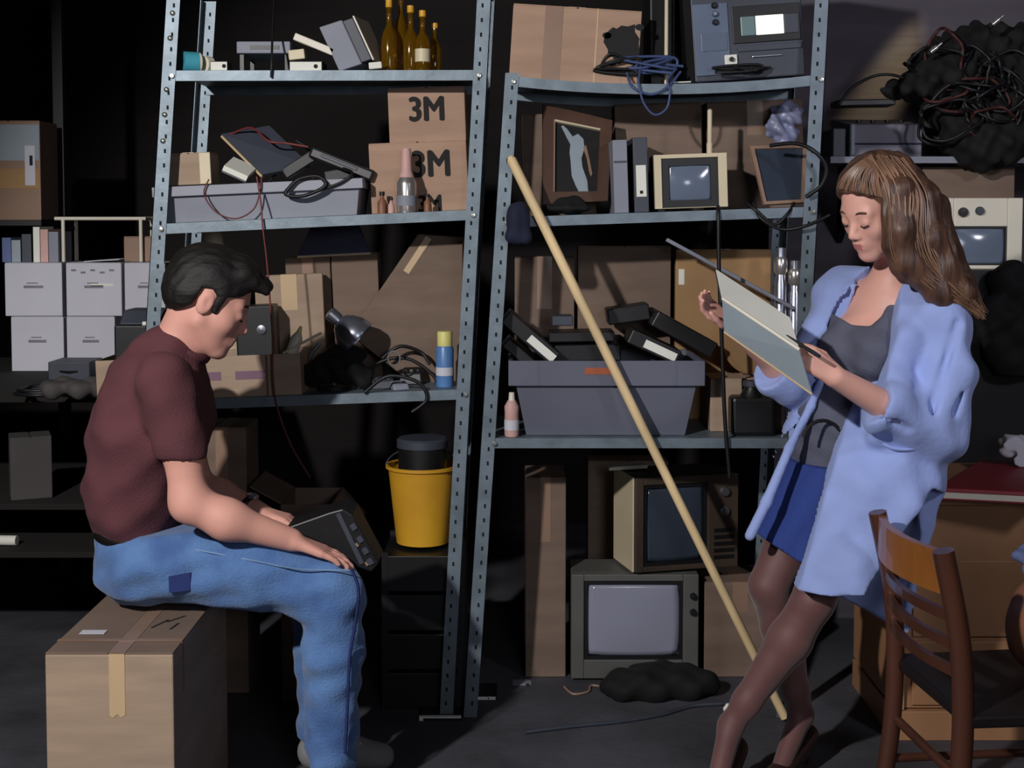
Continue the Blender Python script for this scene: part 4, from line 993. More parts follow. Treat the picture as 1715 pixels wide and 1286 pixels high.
U2 = Flat(U1.h+H+.001)
r2, W, D, H = wcarton('white upper carton with pencilled scrawl under the wire stand', 110, 203, 440, U1)
for k in range(5): MB().box((-W*.36+k*.035, -D/2-.0005, H*.86-.008*(k % 2)), (.018, .001, .007)).build('pencil_mark', M['inkgrey'], r2)
MB().box((W*.15, -D/2-.0005, H*.585), (W*.4, .001, H*.05)).build('white_strip', M['white'], r2)
wcarton('white upper carton carrying the small grey box', 208, 276, 440, U1)
# books on the cartons
bk = [(3, 18, 398, 'bluecloth', 'thin faded blue book standing at the end of the row'), (19, 34, 402, 'slatepage', 'pale grey book next to the faded blue book'), (36, 52, 392, 'dgrey', 'charcoal book in the middle of the row'), (55, 66, 380, 'white', 'bright white book standing tallest in the row'), (67, 80, 384, 'pink', 'pinkish spined book beside the white book'), (81, 97, 388, 'grey', 'light grey book beside the wire stand leg')]
for (a, b, t, m, lab) in bk:
    r, W, D, H = plain('book', lab, 'book', U2, a, b, t, YB+.03, .15, group='books on the white cartons')
    MB().box((0, -D/2+.0015, H/2), (W, .003, H)).build('spine', M[m], r, bevel=.001)
    for s in (-1, 1): MB().box((s*(W/2-.001), .001, H/2), (.002, D-.004, H)).build('cover_board', M[m], r)
    MB().box((0, .001, H/2), (W-.0045, D-.012, H*.95)).build('pages', M['creamw'], r)
# wire stand
x0, x1 = fitx(106, 236, 400, YB+.05); zt = P(170, 366, YB+.05).z
r = thing('wire_stand', 'white metal wire stand spanning the top of the cartons', 'stand', ((x0+x1)/2, YB+.1, U2.h+.001))
for xx in (x0, x1):
    for yy in (YB+.05, YB+.2): MB().tube([(xx, yy, U2.h+.002), (xx, yy, zt)], .007, 8).build('leg', M['creamw'], r, world=True, smooth=60)
for yy in (YB+.05, YB+.2): MB().tube([(x0-.03, yy, zt), (x1+.02, yy, zt)], .007, 8).build('top_bar', M['creamw'], r, world=True, smooth=60)
for xx in (x0, x1): MB().tube([(xx, YB+.05, zt), (xx, YB+.2, zt)], .006, 8).build('cross_bar', M['creamw'], r, world=True, smooth=60)
carton('small grey brown box on the white carton behind rack post', U2, 207, 262, 396, YB+.07, .11, 'tapedull', seam='y', tape=None)
slab('paper_sheet', 'loose papers sagging on the white cartons under the stand', 'paper', (140, 440), (200, 436), .004, YB+.01, .18, 'whitebox').location.z = U2.h+.0012
# high plank with a printed carton
zs = P(30, 369, 5.15).z
r = thing('tall_shelf', 'black upright shelf behind the white cartons', 'shelf', (-2.15, 5.6, 0))
MB().box2((-2.6, 5.12, zs-.02), (-1.80, 5.42, zs)).build('plank', M['black'], r, world=True)
for xx in (-2.58, -1.83): MB().box2((xx-.02, 5.42, 0), (xx+.02, 5.46, 2.4)).build('upright', M['black'], r, world=True)
r, W, D, H = carton('tall printed carton in grey and yellow on the black plank', Flat(zs), -40, 66, 202, 5.16, .2, 'tapedull', seam='y', tape=None, name='printed_carton')
MB().box((0, -D/2-.0006, H*.78), (W*.98, .0012, H*.36)).build('printed_panel', M['slatepage'], r); MB().box((0, -D/2-.0007, H*.42), (W*.98, .0012, H*.2)).build('printed_panel', M['card4'], r)
MB().box((W*.34, -D/2-.0016, H*.55), (W*.16, .0012, H*.4)).build('printed_panel', M['whitebox'], r); MB().box((W*.36, -D/2-.0026, H*.6), (W*.05, .0012, H*.1)).build('printed_mark', M['ink'], r)
# black printer beside the boy
r, W, D, H = plain('desk_printer', 'black desk printer with a white paper bar by rack post', 'printer', Flat(LC.z(-1.05)+.005), 190, 300, 522, YF+.05, .2)
MB().box((0, 0, H*.42), (W, D, H*.84)).build('case', M['black'], r, bevel=.006); MB().hexa([(-W*.48, -D*.3, H*.84), (W*.48, -D*.3, H*.84), (W*.48, D*.48, H*.84), (-W*.48, D*.48, H*.84)], [(-W*.45, -D*.1, H), (W*.45, -D*.1, H), (W*.45, D*.45, H), (-W*.45, D*.45, H)]).build('hood', M['dgrey'], r, bevel=.004)
MB().tube([(-W*.05, -D*.5-.004, H*.86), (W*.4, -D*.5-.004, H*.86)], .007, 8).build('paper_bar', M['white'], r, smooth=60)
# clutter on the bench front
for i, (px, py, m, lab, wd, ht) in enumerate([(70, 662, 'rubber', 'coil of black cord on the bench front below white cartons', 0, 0), (125, 668, 'umber', 'crumpled slate rag on the bench front beside the cord', 0, 0)]):
    c = G(px, py, BZ)
    if i == 0:
        pts = [c+Vector((.07*math.cos(t)*(1+.2*math.sin(2.3*t)), .06*math.sin(t), .008+.007*(k // 12))) for k, t in enumerate(np.linspace(0, 2*PI*3, 36))]
        cord('cord_coil', lab, pts, .006, m)
    else:
        f = Field(c-Vector((.13, .1, .02)), c+Vector((.13, .12, .09)), .006)
        for k in range(7): f.ell(c+Vector((.08*(rng.random()-.5)*2, .05*(rng.random()-.5)*2, .02)), (.04, .035, .03), k=.015)
        f.ripple(.003, [(80, 50, 40), (-60, 90, 30)], 12); o = f.build('rag', M[m]); tag(o, lab, 'cloth'); o.location.z = BZ+.001
r, W, D, H = plain('equipment_case', 'flat dark equipment case on bench before the white cartons', 'case', BT, 80, 150, 606, 4.62, .15)
MB().box((0, 0, H/2), (W, D, H)).build('case', M['dgrey'], r, bevel=.004); MB().tube([(-.03, -D/2-.004, H*.5), (0, -D/2-.016, H*.5), (.03, -D/2-.004, H*.5)], .003, 6).build('handle', M['black'], r)
slab('ruler', 'pale wooden stick lying on the front edge of the workbench', 'stick', (84, 664), (142, 664), .007, 4.33, .02, 'tapedull').location.z = BZ+.0008
carton('small grey carton on the shelf beneath the workbench', Flat(.56), 6, 72, 732, 4.42, .12, 'umber', seam='y', tape=None, rz=.4)
c = P(8, 905, 4.45); c.z = .40+.018
tag(MB().tube([c+Vector((-.12, 0, 0)), c+Vector((.045, -.01, 0))], .017, 12).build('cardboard_tube', M['white'], smooth=50), 'white cardboard tube on the lowest bench shelf', 'tube')

# ================================================================== RIGHT BACKGROUND
zs = P(1500, 262, 4.55).z
r = thing('wall_plank', 'grey shelf plank on the wall bearing the console and cable heap', 'shelf', (1.6, 4.75, zs-.03))
MB().box2((1.08, 4.55, zs-.022), (2.4, 4.945, zs)).build('plank', M['grey'], r, world=True)
for xx in (1.2, 2.2): MB().hexa([(xx, 4.6, zs-.03), (xx+.02, 4.6, zs-.03), (xx+.02, 4.945, zs-.3), (xx, 4.945, zs-.3)], [(xx, 4.6, zs-.022), (xx+.02, 4.6, zs-.022), (xx+.02, 4.945, zs-.022), (xx, 4.945, zs-.022)]).build('bracket', M['black'], r, world=True)
WP = Flat(zs)
r, W, D, H = plain('mixing_console', 'low grey sloping console on the wall plank', 'console', WP, 1424, 1545, 190, 4.60, .28)
MB().hexa([(-W/2, -D/2, 0), (W/2, -D/2, 0), (W/2, D/2, 0), (-W/2, D/2, 0)], [(-W/2, -D/2, H*.75), (W/2, -D/2, H*.75), (W/2, D/2, H), (-W/2, D/2, H)]).build('case', mat('console grey', (112, 110, 124), .6), r, bevel=.004)
MB().box((0, -D/2-.001, H*.3), (W*.98, .002, .006)).build('trim_line', M['navy'], r); MB().box((-W*.46, -D/2-.002, H*.4), (.012, .004, H*.7)).build('edge_strip', M['slatepage'], r)
for k in range(4): MB().lathe([(.008, 0), (.008, .008), (.0001, .009)], 10, Matrix.Translation((-W*.3+k*.05, -D*.2, H*.83))).build('knob', M['black'], r)
MB().box2((P(1398, 180, 4.6).x, 4.62, zs+.0008), (P(1420, 180, 4.6).x, 4.8, zs+.1)).build('dark_tin', M['dgrey'], bevel=.004)
bpy.data.objects['dark_tin']['label'] = 'short dark grey tin beside the sloping console'; bpy.data.objects['dark_tin']['category'] = 'tin'
# cable heap: black bundle with many loops
HX = P(1640, 180, 4.45)
f = Field(P(1470, 330, 4.3)-Vector((0, .1, 0)), P(1800, 10, 4.3)+Vector((0, .50, .05)), .008)
for (px, py, dy, rx, rz_) in ((1640, 200, .30, .15, .14), (1590, 120, .30, .14, .11), (1690, 110, .34, .14, .12), (1650, 85, .32, .15, .09), (1575, 130, .24, .10, .06), (1720, 190, .3, .14, .16), (1650, 240, .26, .13, .09), (1520, 150, .24, .08, .03)):
    f.ell(P(px, py, 4.3+dy), (rx, .1, rz_), k=.06)
f.ripple(.006, [(50, 30, 70), (-70, 40, 30), (30, -60, 60), (90, 20, -40)], 21)
o = f.build('coat_heap', M['blackm']); tag(o, 'big heap of black cloth and cords piled on the wall plank', 'heap')
g = random.Random(11)
for k in range(16):
    cx0 = g.uniform(1565, 1700); cy0 = g.uniform(95, 210); rx = g.uniform(30, 62); ry = g.uniform(22, 48); ph = g.random()*6
    pts = [P(cx0+rx*math.cos(t+ph)*(1+.15*math.sin(3*t+ph)), cy0+ry*math.sin(t+ph)*(1+.2*math.cos(2*t)), 4.50-.03*g.random()-.03*math.sin(t)) for t in np.linspace(0, 2*PI, 14, endpoint=False)]
    col = 'rubber' if k % 4 else 'red'
    cord('cable_loop', 'loop of dark cable in the heap on the wall plank' if col == 'rubber' else 'loop of dull red cable in the heap on the wall plank', pts, .0055, 'rubber' if k % 4 else 'redd', closed=True, group='cable loops on the black heap')
cord('cable_loop', 'cable springing out of the heap above the sloping console', [P(1405, 175, 4.5), P(1430, 145, 4.5), P(1470, 126, 4.5), P(1510, 130, 4.5), P(1540, 160, 4.5)], .005, 'rubber')
slantbox('cable_hook', 'black flat bar under the cables above the console', 'bar', (1402, 178), (1500, 176), .022, 4.52, .1, 'black')
for (px, py, lab) in ((1668, 36, 'chrome plug glinting at the top of the heap'), (1565, 82, 'chrome plug glinting on the front of the heap')):
    c = P(px, py, 4.44); T = Matrix.Translation(c)@Matrix.Rotation(.9, 4, 'Y')
    r = thing('cable_plug', lab, 'plug', c); MB().lathe([(.0001, -.02), (.008, -.02), (.009, .01), (.004, .014), (.004, .03), (.0001, .031)], 12, T).build('plug_body', M['silver'], r, world=True, smooth=40); MB().lathe([(.0095, -.03), (.0095, -.018), (.0001, -.018)], 12, T).build('sleeve', M['black'], r, world=True)
# locker with cream monitor
LZ = P(1640, 452, 4.32).z
lx0 = P(1560, 500, 4.28).x
r = thing('metal_locker', 'black metal locker standing behind the person in blue coat', 'locker', (lx0+.4, 4.5, 0))
MB().box2((lx0, 4.28, .05), (lx0+.85, 4.78, LZ)).build('body', M['black'], r, bevel=.004, world=True)
for k in (0, 1): MB().box2((lx0+.01+k*.42, 4.274, .07), (lx0+.415+k*.42, 4.279, LZ-.02)).build('door', M['black'], r, bevel=.002, world=True)
MB().box2((lx0+.02, 4.3, 0), (lx0+.83, 4.76, .05)).build('plinth', M['black'], r, world=True)
x0, x1 = fitx(1588, 1712, 390, 4.36); Wt = x1-x0; Ht = P(1650, 332, 4.36).z-LZ
tv('cream enamel monitor with grey screen and two knobs on locker', 'bench_monitor', ((x0+x1)/2, 4.372, LZ+.001), (0, 0, -.04), Wt, Ht, .22, (-Wt*.42, Wt*.30, Ht*.02+.008, Ht*.60), ('creamw', 'creamw', 'screenb'), knobs=[(-Wt*.30, Ht*.80, .016, 'belt'), (-Wt*.08, Ht*.82, .014, 'dgrey')], cat='monitor', bez=.006, feet=False)
carton('brown carton on the locker behind the cream monitor', Flat(LZ), 1545, 1700, 280, 4.63, .14, 'card3', seam='y', tape=None)
f = Field(P(1590, 640, 4.1)-Vector((0, 0, 0)), P(1800, 420, 4.1)+Vector((0, .26, 0)), .007)
for (px, py, rr) in ((1690, 470, .06), (1730, 520, .1), (1700, 580, .1), (1660, 530, .06)): f.ell(P(px, py, 4.22), (rr, .05, rr*1.1), k=.05)
f.ripple(.004, [(60, 40, 50), (-50, 30, 80)], 31); o = f.build('dark_jacket', M['blackm']); tag(o, 'black jacket hanging over the front of the black locker', 'jacket')

# ================================================================== DESK, CHAIR, THINGS ON THEM
DX = 1.10; DY0 = 3.775; DY1 = 4.24; DZ = .715
r = thing('wooden_desk', 'tan wooden desk with dark plinth that the person leans on', 'desk', (DX+.5, 4.0, 0))
MB().box2((DX, DY0, .09), (DX+.018, DY1, DZ-.03)).build('side_panel', M['desk'], r, world=True)
MB().box2((DX-.003, DY0-.004, .09), (DX+.025, DY0, DZ-.03)).build('corner_edge', M['deskedge'], r, world=True)
MB().box2((DX+.018, DY0+.012, .09), (DX+1.0, DY0+.03, DZ-.03)).build('front_panel', M['desk'], r, world=True)
MB().box2((DX+.98, DY0, .09), (DX+1.0, DY1, DZ-.03)).build('side_panel', M['desk'], r, world=True)
MB().box2((DX+.018, DY1-.02, .09), (DX+.98, DY1, DZ-.03)).build('back_panel', M['desk'], r, world=True)
MB().box2((DX-.015, DY0-.02, DZ-.03), (DX+1.02, DY1+.02, DZ)).build('desk_top', M['desk'], r, bevel=.003, world=True)
MB().box2((DX-.006, DY0-.006, 0), (DX+.99, DY1-.01, .085)).build('plinth', M['desk'], r, bevel=.002, world=True)
MB().box2((DX+.05, DY0+.004, .30), (DX+.95, DY0+.012, .52)).build('drawer', M['desk'], r, bevel=.002, world=True)
MB().box2((DX+.05, DY0+.004, .10), (DX+.95, DY0+.012, .285)).build('drawer', M['desk'], r, bevel=.002, world=True)
# red binder
r = thing('red_binder', 'dark red binder with white page edge lying on desk', 'binder', (1.40, 3.93, DZ+.001))
q0 = [G(1562, 836, DZ+.001), G(1760, 846, DZ+.001)]
a, b = q0[0], q0[1]; c = G(1760, 792, DZ); d = G(1640, 786, DZ)
def up(v, h): return Vector((v.x, v.y, DZ+.001+h))
MB().hexa([up(v, 0) for v in (a, b, c, d)], [up(v, .004) for v in (a, b, c, d)]).build('cover_board', M['redbook'], r, world=True)
ins = lambda v, k: v.lerp((a+b+c+d)/4, k)
MB().hexa([up(ins(v, .015), .004) for v in (a, b, c, d)], [up(ins(v, .015), .020) for v in (a, b, c, d)]).build('pages', M['creamw'], r, world=True)
MB().hexa([up(ins(v, .03), .020) for v in (a, b, c, d)], [up(ins(v, .05), .032) for v in (a, b, c, d)]).build('cover_top', M['redbook'], r, bevel=.003, world=True)
f = Field(G(1650, 800, DZ)-Vector((.02, .02, 0)), G(1780, 780, DZ)+Vector((.1, .3, .3)), .007)
c = up((a+b+c+d)/4, .033)+Vector((.12, .10, 0))
for k in range(8): f.ell(c+Vector((.06*(rng.random()-.5)*2, .05*(rng.random()-.5)*2, .03+.07*rng.random())), (.045, .04, .035), k=.012)
f.ripple(.005, [(90, 60, 80), (-70, 100, 60), (50, -90, 120)], 41); o = f.build('paper_bag', M['whitebox'], smooth=1); tag(o, 'crumpled pale paper bag standing on the red binder', 'bag'); o.location.z = DZ+.034
# slat-back chair
PL = Vector(((1510-CX)*3.16/F, 3.16, 0)); PR = Vector(((1627-CX)*2.79/F, 2.79, 0)); bd = (PR-PL); bl = bd.length; bd.normalize(); fw = Vector((-bd.y, bd.x, 0)).normalized()
if fw.x < 0: fw = -fw
r = thing('slat_back_chair', 'brown wooden slat back chair pulled up beside the desk', 'chair', PL+bd*bl/2)
SZ = .45; TZ = .80
for pb, ww in ((PL, .021), (PR, .023)):
    pts = [pb-fw*.05, pb-fw*.01+Vector((0, 0, .25)), pb+Vector((0, 0, SZ)), pb-fw*.012+Vector((0, 0, .62)), pb-fw*.05+Vector((0, 0, TZ))]
    MB().tube(spline(pts, 6), [ww*1.05]*25, 8).build('back_post', M['wood'], r, world=True, smooth=60)
def slat(z0, z1, bow, m, th=.014, name='back_slat'):
    m_ = MB(); n = 8
    for i in range(n):
        qs = []
        for t in (i/n, (i+1)/n):
            o = -fw*(bow*4*t*(1-t)+.012+(.038 if z0 > .68 else .02*(z0-.45)/.2)); qs.append(PL+bd*(bl*(t*.98+.01))+o)
        a, b = qs; e = fw*th; dz = -.012*0
        m_.hexa([a+Vector((0, 0, z0)), b+Vector((0, 0, z0)), b+e+Vector((0, 0, z0)), a+e+Vector((0, 0, z0))], [a+Vector((0, 0, z1)), b+Vector((0, 0, z1)), b+e+Vector((0, 0, z1)), a+e+Vector((0, 0, z1))])
    return m_.build(name, M[m], r, world=True, smooth=40)
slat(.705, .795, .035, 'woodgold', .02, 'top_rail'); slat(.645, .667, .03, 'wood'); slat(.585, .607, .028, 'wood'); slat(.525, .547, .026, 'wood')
sc = PL+bd*bl/2+fw*.2
qs = [PL-bd*.02+fw*.0, PR+bd*.02, PR+bd*.03+fw*.40, PL-bd*.03+fw*.40]
MB().hexa([v+Vector((0, 0, SZ-.03)) for v in qs], [v+Vector((0, 0, SZ)) for v in qs]).build('seat', M['belt'], r, bevel=.008, world=True)
for v in (qs[2], qs[3]):
    c = v*.94+sc*.06-fw*.03; MB().tube([Vector((c.x, c.y, 0)), Vector((c.x, c.y, SZ-.03))], [.014, .02], 8).build('front_leg', M['wood'], r, world=True, smooth=60)
for s, v in ((0, PL), (1, PR)):
    MB().tube([v+Vector((0, 0, .2)), v+fw*.37+Vector((0, 0, .2))], .011, 8).build('side_stretcher', M['wood'], r, world=True, smooth=60)
MB().tube([PL+Vector((0, 0, .3)), PR+Vector((0, 0, .3))], .011, 8).build('rear_stretcher', M['wood'], r, world=True, smooth=60)
# bag and cloth on chair
c = sc+fw*.06+Vector((0, 0, SZ+.001))
f = Field(c-Vector((.22, .22, .01)), c+Vector((.24, .24, .36)), .007)
f.ell(c+Vector((.06, .0, .11)), (.13, .11, .12), k=.03); f.ell(c+Vector((.08, .03, .17)), (.10, .09, .07), k=.03); f.ripple(.003, [(50, 40, 30), (-30, 60, 40)], 51)
o = f.build('leather_bag', M['brownleather']); tag(o, 'slouching brown leather bag on the chair seat', 'bag'); o.location.z = SZ+.002
f = Field(c-Vector((.22, .22, -.12)), c+Vector((.26, .26, .42)), .007)
f.ell(c+Vector((.07, .0, .275)), (.12, .12, .03), k=.02); f.cone(c+Vector((-.04, -.08, .265)), c+Vector((-.03, -.12, .20)), .025, .025, .03); f.ripple(.004, [(70, 60, 30), (-50, 80, 40)], 52)
o = f.build('folded_cloth', M['bluecloth']); tag(o, 'folded blue cloth lying on the brown leather bag', 'cloth')

# ================================================================== FLOOR THINGS
a = P(857, 268, YF-.022); b = P(1314, 1222, 3.905); b.z = .016
r = thing('broomstick', 'long pale wooden broomstick leaning across the shelving fronts', 'stick', b)
MB().tube([b, b.lerp(a, .3), b.lerp(a, .7), a], [.013, .0135, .0145, .0148], 14).build('handle', M['stick'], r, world=True, smooth=50)
MB().tube([a-(b-a).normalized()*.0, a-(b-a).normalized()*.012], [.0148, .008], 14).build('rounded_tip', M['stick'], r, world=True, smooth=50)
f = Field(P(835, 415, YF-.03)-Vector((0, .09, 0)), P(900, 325, YF-.03)+Vector((0, .07, 0)), .005)
c = P(867, 370, YF-.055); f.ell(c, (.036, .028, .058), k=.01); f.cone(c+Vector((-.02, -.01, -.045)), c+Vector((.02, -.01, -.05)), .02, .02, .02); f.ripple(.0015, [(140, 30, 20), (-120, 60, 30)], 61)
o = f.build('knit_cap', M['navy']); tag(o, 'navy knit cap hung on the post behind the broomstick', 'hat')
label_strip('cassette case with white spine lying on the dark floor', FLOOR, 762, 832, 1166, 4.09, .12, name='floor_cassette')
r, W, D, H = plain('equipment_tray', 'black tray with a bright bent corner on the floor', 'tray', FLOOR, 702, 772, 1200, 3.92, .1)
MB().box((0, 0, H*.4), (W, D, H*.8)).build('body', M['black'], r, bevel=.002)
MB().box2((-W/2, -D/2-.001, H*.62), (W/2, -D/2+.012, H)).build('bright_edge', M['white'], r); MB().box2((-W/2, -D/2-.001, 0), (-W/2+.012, -D/2+.01, H*.62)).build('bright_edge', M['white'], r)
r, W, D, H = plain('plastic_clip', 'small grey plastic clip on the floor near the black bag', 'clip', FLOOR, 858, 890, 1146, 4.22, .05)
MB().hexa([(-W/2, -D/2, 0), (W/2, -D/2, 0), (W/2, D/2, 0), (-W/2, D/2, 0)], [(-W*.45, -D/2, H*.4), (W*.2, -D/2, H), (W*.2, D/2, H), (-W*.45, D/2, H*.4)]).build('jaw', M['grey'], r, bevel=.002)
MB().lathe([(.006, 0), (.006, .004), (.0001, .004)], 10, Matrix.Translation((W*.3, -D/2-.002, H*.5))@Matrix.Rotation(PI/2, 4, 'X')).build('pivot', M['ink'], r)
f = Field(G(1010, 1195)-Vector((.05, .1, .01)), G(1215, 1195)+Vector((.08, .25, .16)), .007)
for (px, py, rr) in ((1060, 1172, .09), (1110, 1170, .1), (1160, 1168, .085), (1100, 1160, .09)): c = G(px, py); f.ell(c+Vector((0, .02, .035)), (rr*1.1, rr*.7, .05), k=.04)
f.ripple(.004, [(50, 60, 30), (-60, 30, 50)], 71); o = f.build('duffel_bag', M['blackm']); tag(o, 'limp black bag on the floor before the grey television', 'bag'); o.location.z = .001
cord('floor_cable', 'grey cable snaking over the floor past the black bag', [G(880, 1226, .006), G(960, 1216, .006), G(1040, 1208, .006), G(1110, 1196, .006), G(1160, 1182, .006), G(1215, 1178, .006), G(1260, 1172, .006)], .006, 'dgrey')
cord('floor_cable', 'pale thin wire curling beside the grey television base', [G(945, 1150, .004), G(960, 1162, .004), G(985, 1158, .004), G(990, 1148, .004), G(1010, 1150, .004)], .004, 'tapedull')
c = G(1221, 1196); r = thing('paper_ball', 'small crumpled white paper ball on the floor by bare shin', 'paper', c)
f = Field(c-Vector((.03, .03, .005)), c+Vector((.03, .03, .05)), .0025); f.ell(c+Vector((0, 0, .017)), (.017, .017, .016), k=0); f.ripple(.0012, [(300, 100, 200), (-200, 300, 100)], 81); f.build('crumple', M['white'], r, smooth=1)
# the taped carton used as a seat
BY0, BY1, BZT = 3.02, 3.59, .503
bx0, bx1 = P(75, 1105, BY0).x, P(290, 1105, BY0).x; W = bx1-bx0; D = BY1-BY0; H = BZT
r = thing('seat_carton', 'large taped tan carton with the person in maroon sitting on it', 'box', ((bx0+bx1)/2, (BY0+BY1)/2, 0))
MB().box((0, 0, (H-.004)/2), (W, D, H-.004)).build('body', M['card'], r, bevel=.004)
for s in (-1, 1): MB().box((s*(W/4+.001), 0, H-.002), (W/2-.003, D-.003, .004)).build('flap', M['card3'], r, bevel=.0015)  # browner flaps; their darker tone also paints in the dimmer light on top
tw = .038
b = MB().box((.018, 0, H+.0006), (tw, D, .0012)); b.build('tape', M['tapedull'], r)
MB().plate([(.0, -D/2-.0002, H-.002), (.036, -D/2-.0002, H-.002), (.036, -D/2-.0002, H-.145), (.027, -D/2-.0002, H-.150), (.018, -D/2-.0002, H-.142), (.008, -D/2-.0002, H-.151), (.0, -D/2-.0002, H-.146)], .0012, Vector((0, -1, 0))).build('tape', M['tape'], r)
MB().box((0, -D/2+.09, H+.0018), (W, .016, .001)).box((W/2+.0006, -D/2+.09, H-.06), (.0012, .016, .12)).build('tape', M['tapedull'], r)
MB().box((-W*.28, -D/2+.15, H+.0018), (.06, .03, .001)).build('sticker', M['whitebox'], r)
for k, (dx, dy, l, a) in enumerate(((.06, .02, .07, 1.2), (.1, .0, .05, 1.4), (.09, .06, .06, 1.0))): MB().box((dx, -D/2+.2+dy, H+.0006), (l, .006, .0008), (0, 0, a)).build('pen_mark', M['ink'], r)

# ================================================================== PEOPLE
def J(px, py, Y): return np.array(P(px, py, Y))
def rot3(yaw, pitch, roll=0.0): return np.array((Matrix.Rotation(yaw, 3, 'Z')@Matrix.Rotation(pitch, 3, 'Y')@Matrix.Rotation(roll, 3, 'X')))
def head_solid(f, o, R, s, neck, nr, female=False):
    Wd = lambda x, y, z: o+R@(np.array((x, y, z))*s)
    E = lambda c, r, k=.015, op='add': f.ell(Wd(*c), np.array(r)*s, R, k*s, op)
    C = lambda a, b, ra, rb, k=.012, op='add': f.cone(Wd(*a), Wd(*b), ra*s, rb*s, k*s, op)
    jw = .92 if female else 1.0
    f.cone(Wd(-.028, 0, -.04), neck, .052*s*nr, .060*s*nr, .03)
    E((-.012, 0, .035), (.098, .077, .084), .02)
    E((.036, 0, -.028), (.058, .060*jw, .088), .03)
    for y in (-1, 1):
        C((.0, y*.050*jw, -.05), (.066, y*.014, -.098), .022, .018, .025)
        E((.052, y*.040, -.028), (.026, .024, .024), .025)
        C((.074, y*.010, .022), (.070, y*.040, .020), .014, .012, .015)
    E((.076, 0, -.101), (.020, .022, .017), .016)
    E((.078, 0, -.064), (.022, .028, .024), .016)
    for y in (-1, 1):
        E((.102, y*.033, .001), (.020, .018, .012), .010, 'cut')
        E((.077, y*.033, -.001), (.0155, .0165, .0145), .006)
    C((.086, 0, .010), (.108, 0, -.030), .0075, .0110, .010)
    for y in (-1, 1): E((.098, y*.010, -.037), (.010, .008, .0075), .006)
    C((.0945, -.016, -.0585), (.0945, .016, -.0585), .0055, .0055, .006); C((.0985, -.007, -.0585), (.0985, .007, -.0585), .0058, .0058, .005)
    C((.0935, -.014, -.0715), (.0935, .014, -.0715), .0060, .0060, .006)
    C((.105, -.020, -.065), (.105, .020, -.065), .0042, .0042, .004, 'cut')
    for y in (-1, 1):
        E((-.006, y*.077, -.004), (.020, .009, .031), .006); E((.002, y*.087, .0), (.010, .006, .017), .005, 'cut')
    return Wd
def hand_solid(f, w, d, n, t, s=1.0, curl=(.25, .3, .25), spread=.0, thumb=(.5, .3)):
    """w wrist, d towards the fingers, n palm normal, t towards the thumb"""
    d, n, t = [np.array(v, float)/np.linalg.norm(v) for v in (d, n, t)]
    n = n-d*(n@d); n /= np.linalg.norm(n); t = t-d*(t@d)-n*(t@n); t /= np.linalg.norm(t)
    offs = (.030, .010, -.010, -.028); kn = (.088, .092, .086, .078); ln = (.068, .076, .070, .054)
    for i in range(4):
        base = w+d*.012*s+t*offs[i]*.55*s; k = w+d*kn[i]*s+t*offs[i]*s
        f.cone(base, k, .0135*s, .0105*s, .014*s)
        dd = d+t*offs[i]*spread; dd /= np.linalg.norm(dd); p = k; a = 0
        for j, fr_ in enumerate((.44, .31, .25)):
            a += curl[j]; v = dd*math.cos(a)+n*math.sin(a); q = p+v*ln[i]*fr_*s
            f.cone(p, q, (.0092-.0008*j)*s, (.0086-.0009*j)*s, .003*s); p = q
    b = w+d*.018*s+t*.022*s+n*.006*s; m_ = b+(d*.8+t*.55+n*thumb[0]*.5)*.042*s; e = m_+(d*.95+t*.15+n*thumb[1])*.030*s; g = e+(d*.98+n*thumb[1])*.024*s
    f.cone(b, m_, .0155*s, .0115*s, .012*s); f.cone(m_, e, .0112*s, .0098*s, .004*s); f.cone(e, g, .0096*s, .0080*s, .003*s)
def second_material(o, m, test):
    me = o.data; me.materials.append(m); k = len(me.materials)-1
    c = np.empty(len(me.polygons)*3, np.float32); me.polygons.foreach_get('center', c); c = c.reshape(-1, 3)+np.array(parent_matrix(o.parent))[:3, 3]
    idx = np.zeros(len(me.polygons), np.int32); me.polygons.foreach_get('material_index', idx); idx[test(c)] = k; me.polygons.foreach_set('material_index', idx)
def face_marks(Wd, root, s, hm, lash=M['lash']):
    for y in (-1, 1):
        MB().tube(spline([Wd(.0895, y*.016, .024), Wd(.0885, y*.030, .029), Wd(.080, y*.046, .025)], 5), [.0026*s]*6+[.0030*s]*4+[.002*s], 6).build('eyebrow', hm, root, world=True, smooth=60)
        MB().tube(spline([Wd(.0895, y*.022, -.008), Wd(.0925, y*.033, -.0105), Wd(.0855, y*.046, -.007)], 5), .0019*s, 6).build('eyelashes', lash, root, world=True, smooth=60)

# ------------------------------------------------------------------ seated person in maroon
YM = 3.44
boy = thing('person', 'person in maroon shirt and blue jeans sitting on carton, looking down', 'person', (J(240, 1000, YM)[0], YM, .503))
yx = (0, 1, 0)
H_O = J(350, 503, YM-.005); H_R = rot3(.20, math.radians(27), .0); H_S = 1.06
f = Field(J(120, 1340, 3.0)*np.array((1, 0, 0))+np.array((0, YM-.36, .01)), np.array((J(660, 400, 3.6)[0], YM+.34, 1.47)), .0045)
nb = J(292, 592, YM)
Wb = head_solid(f, H_O, H_R, H_S, nb, 1.0)
f.chain([J(285, 605, YM), J(262, 650, YM), J(250, 720, YM), J(236, 820, YM), J(236, 885, YM)], [.06, .105, .125, .105, .09], .05, sq=(yx, 1.3))
SHr, ELr, WRr = J(280, 640, YM-.19), J(318, 842, YM-.22), J(488, 904, YM-.16)
SHl, ELl, WRl = J(282, 632, YM+.19), J(330, 815, YM+.20), J(434, 858, YM+.07)
f.chain([SHr, J(304, 740, YM-.212), ELr], [.052, .050, .043], .03); f.chain([ELr, J(380, 870, YM-.21), WRr], [.042, .044, .029], .04)
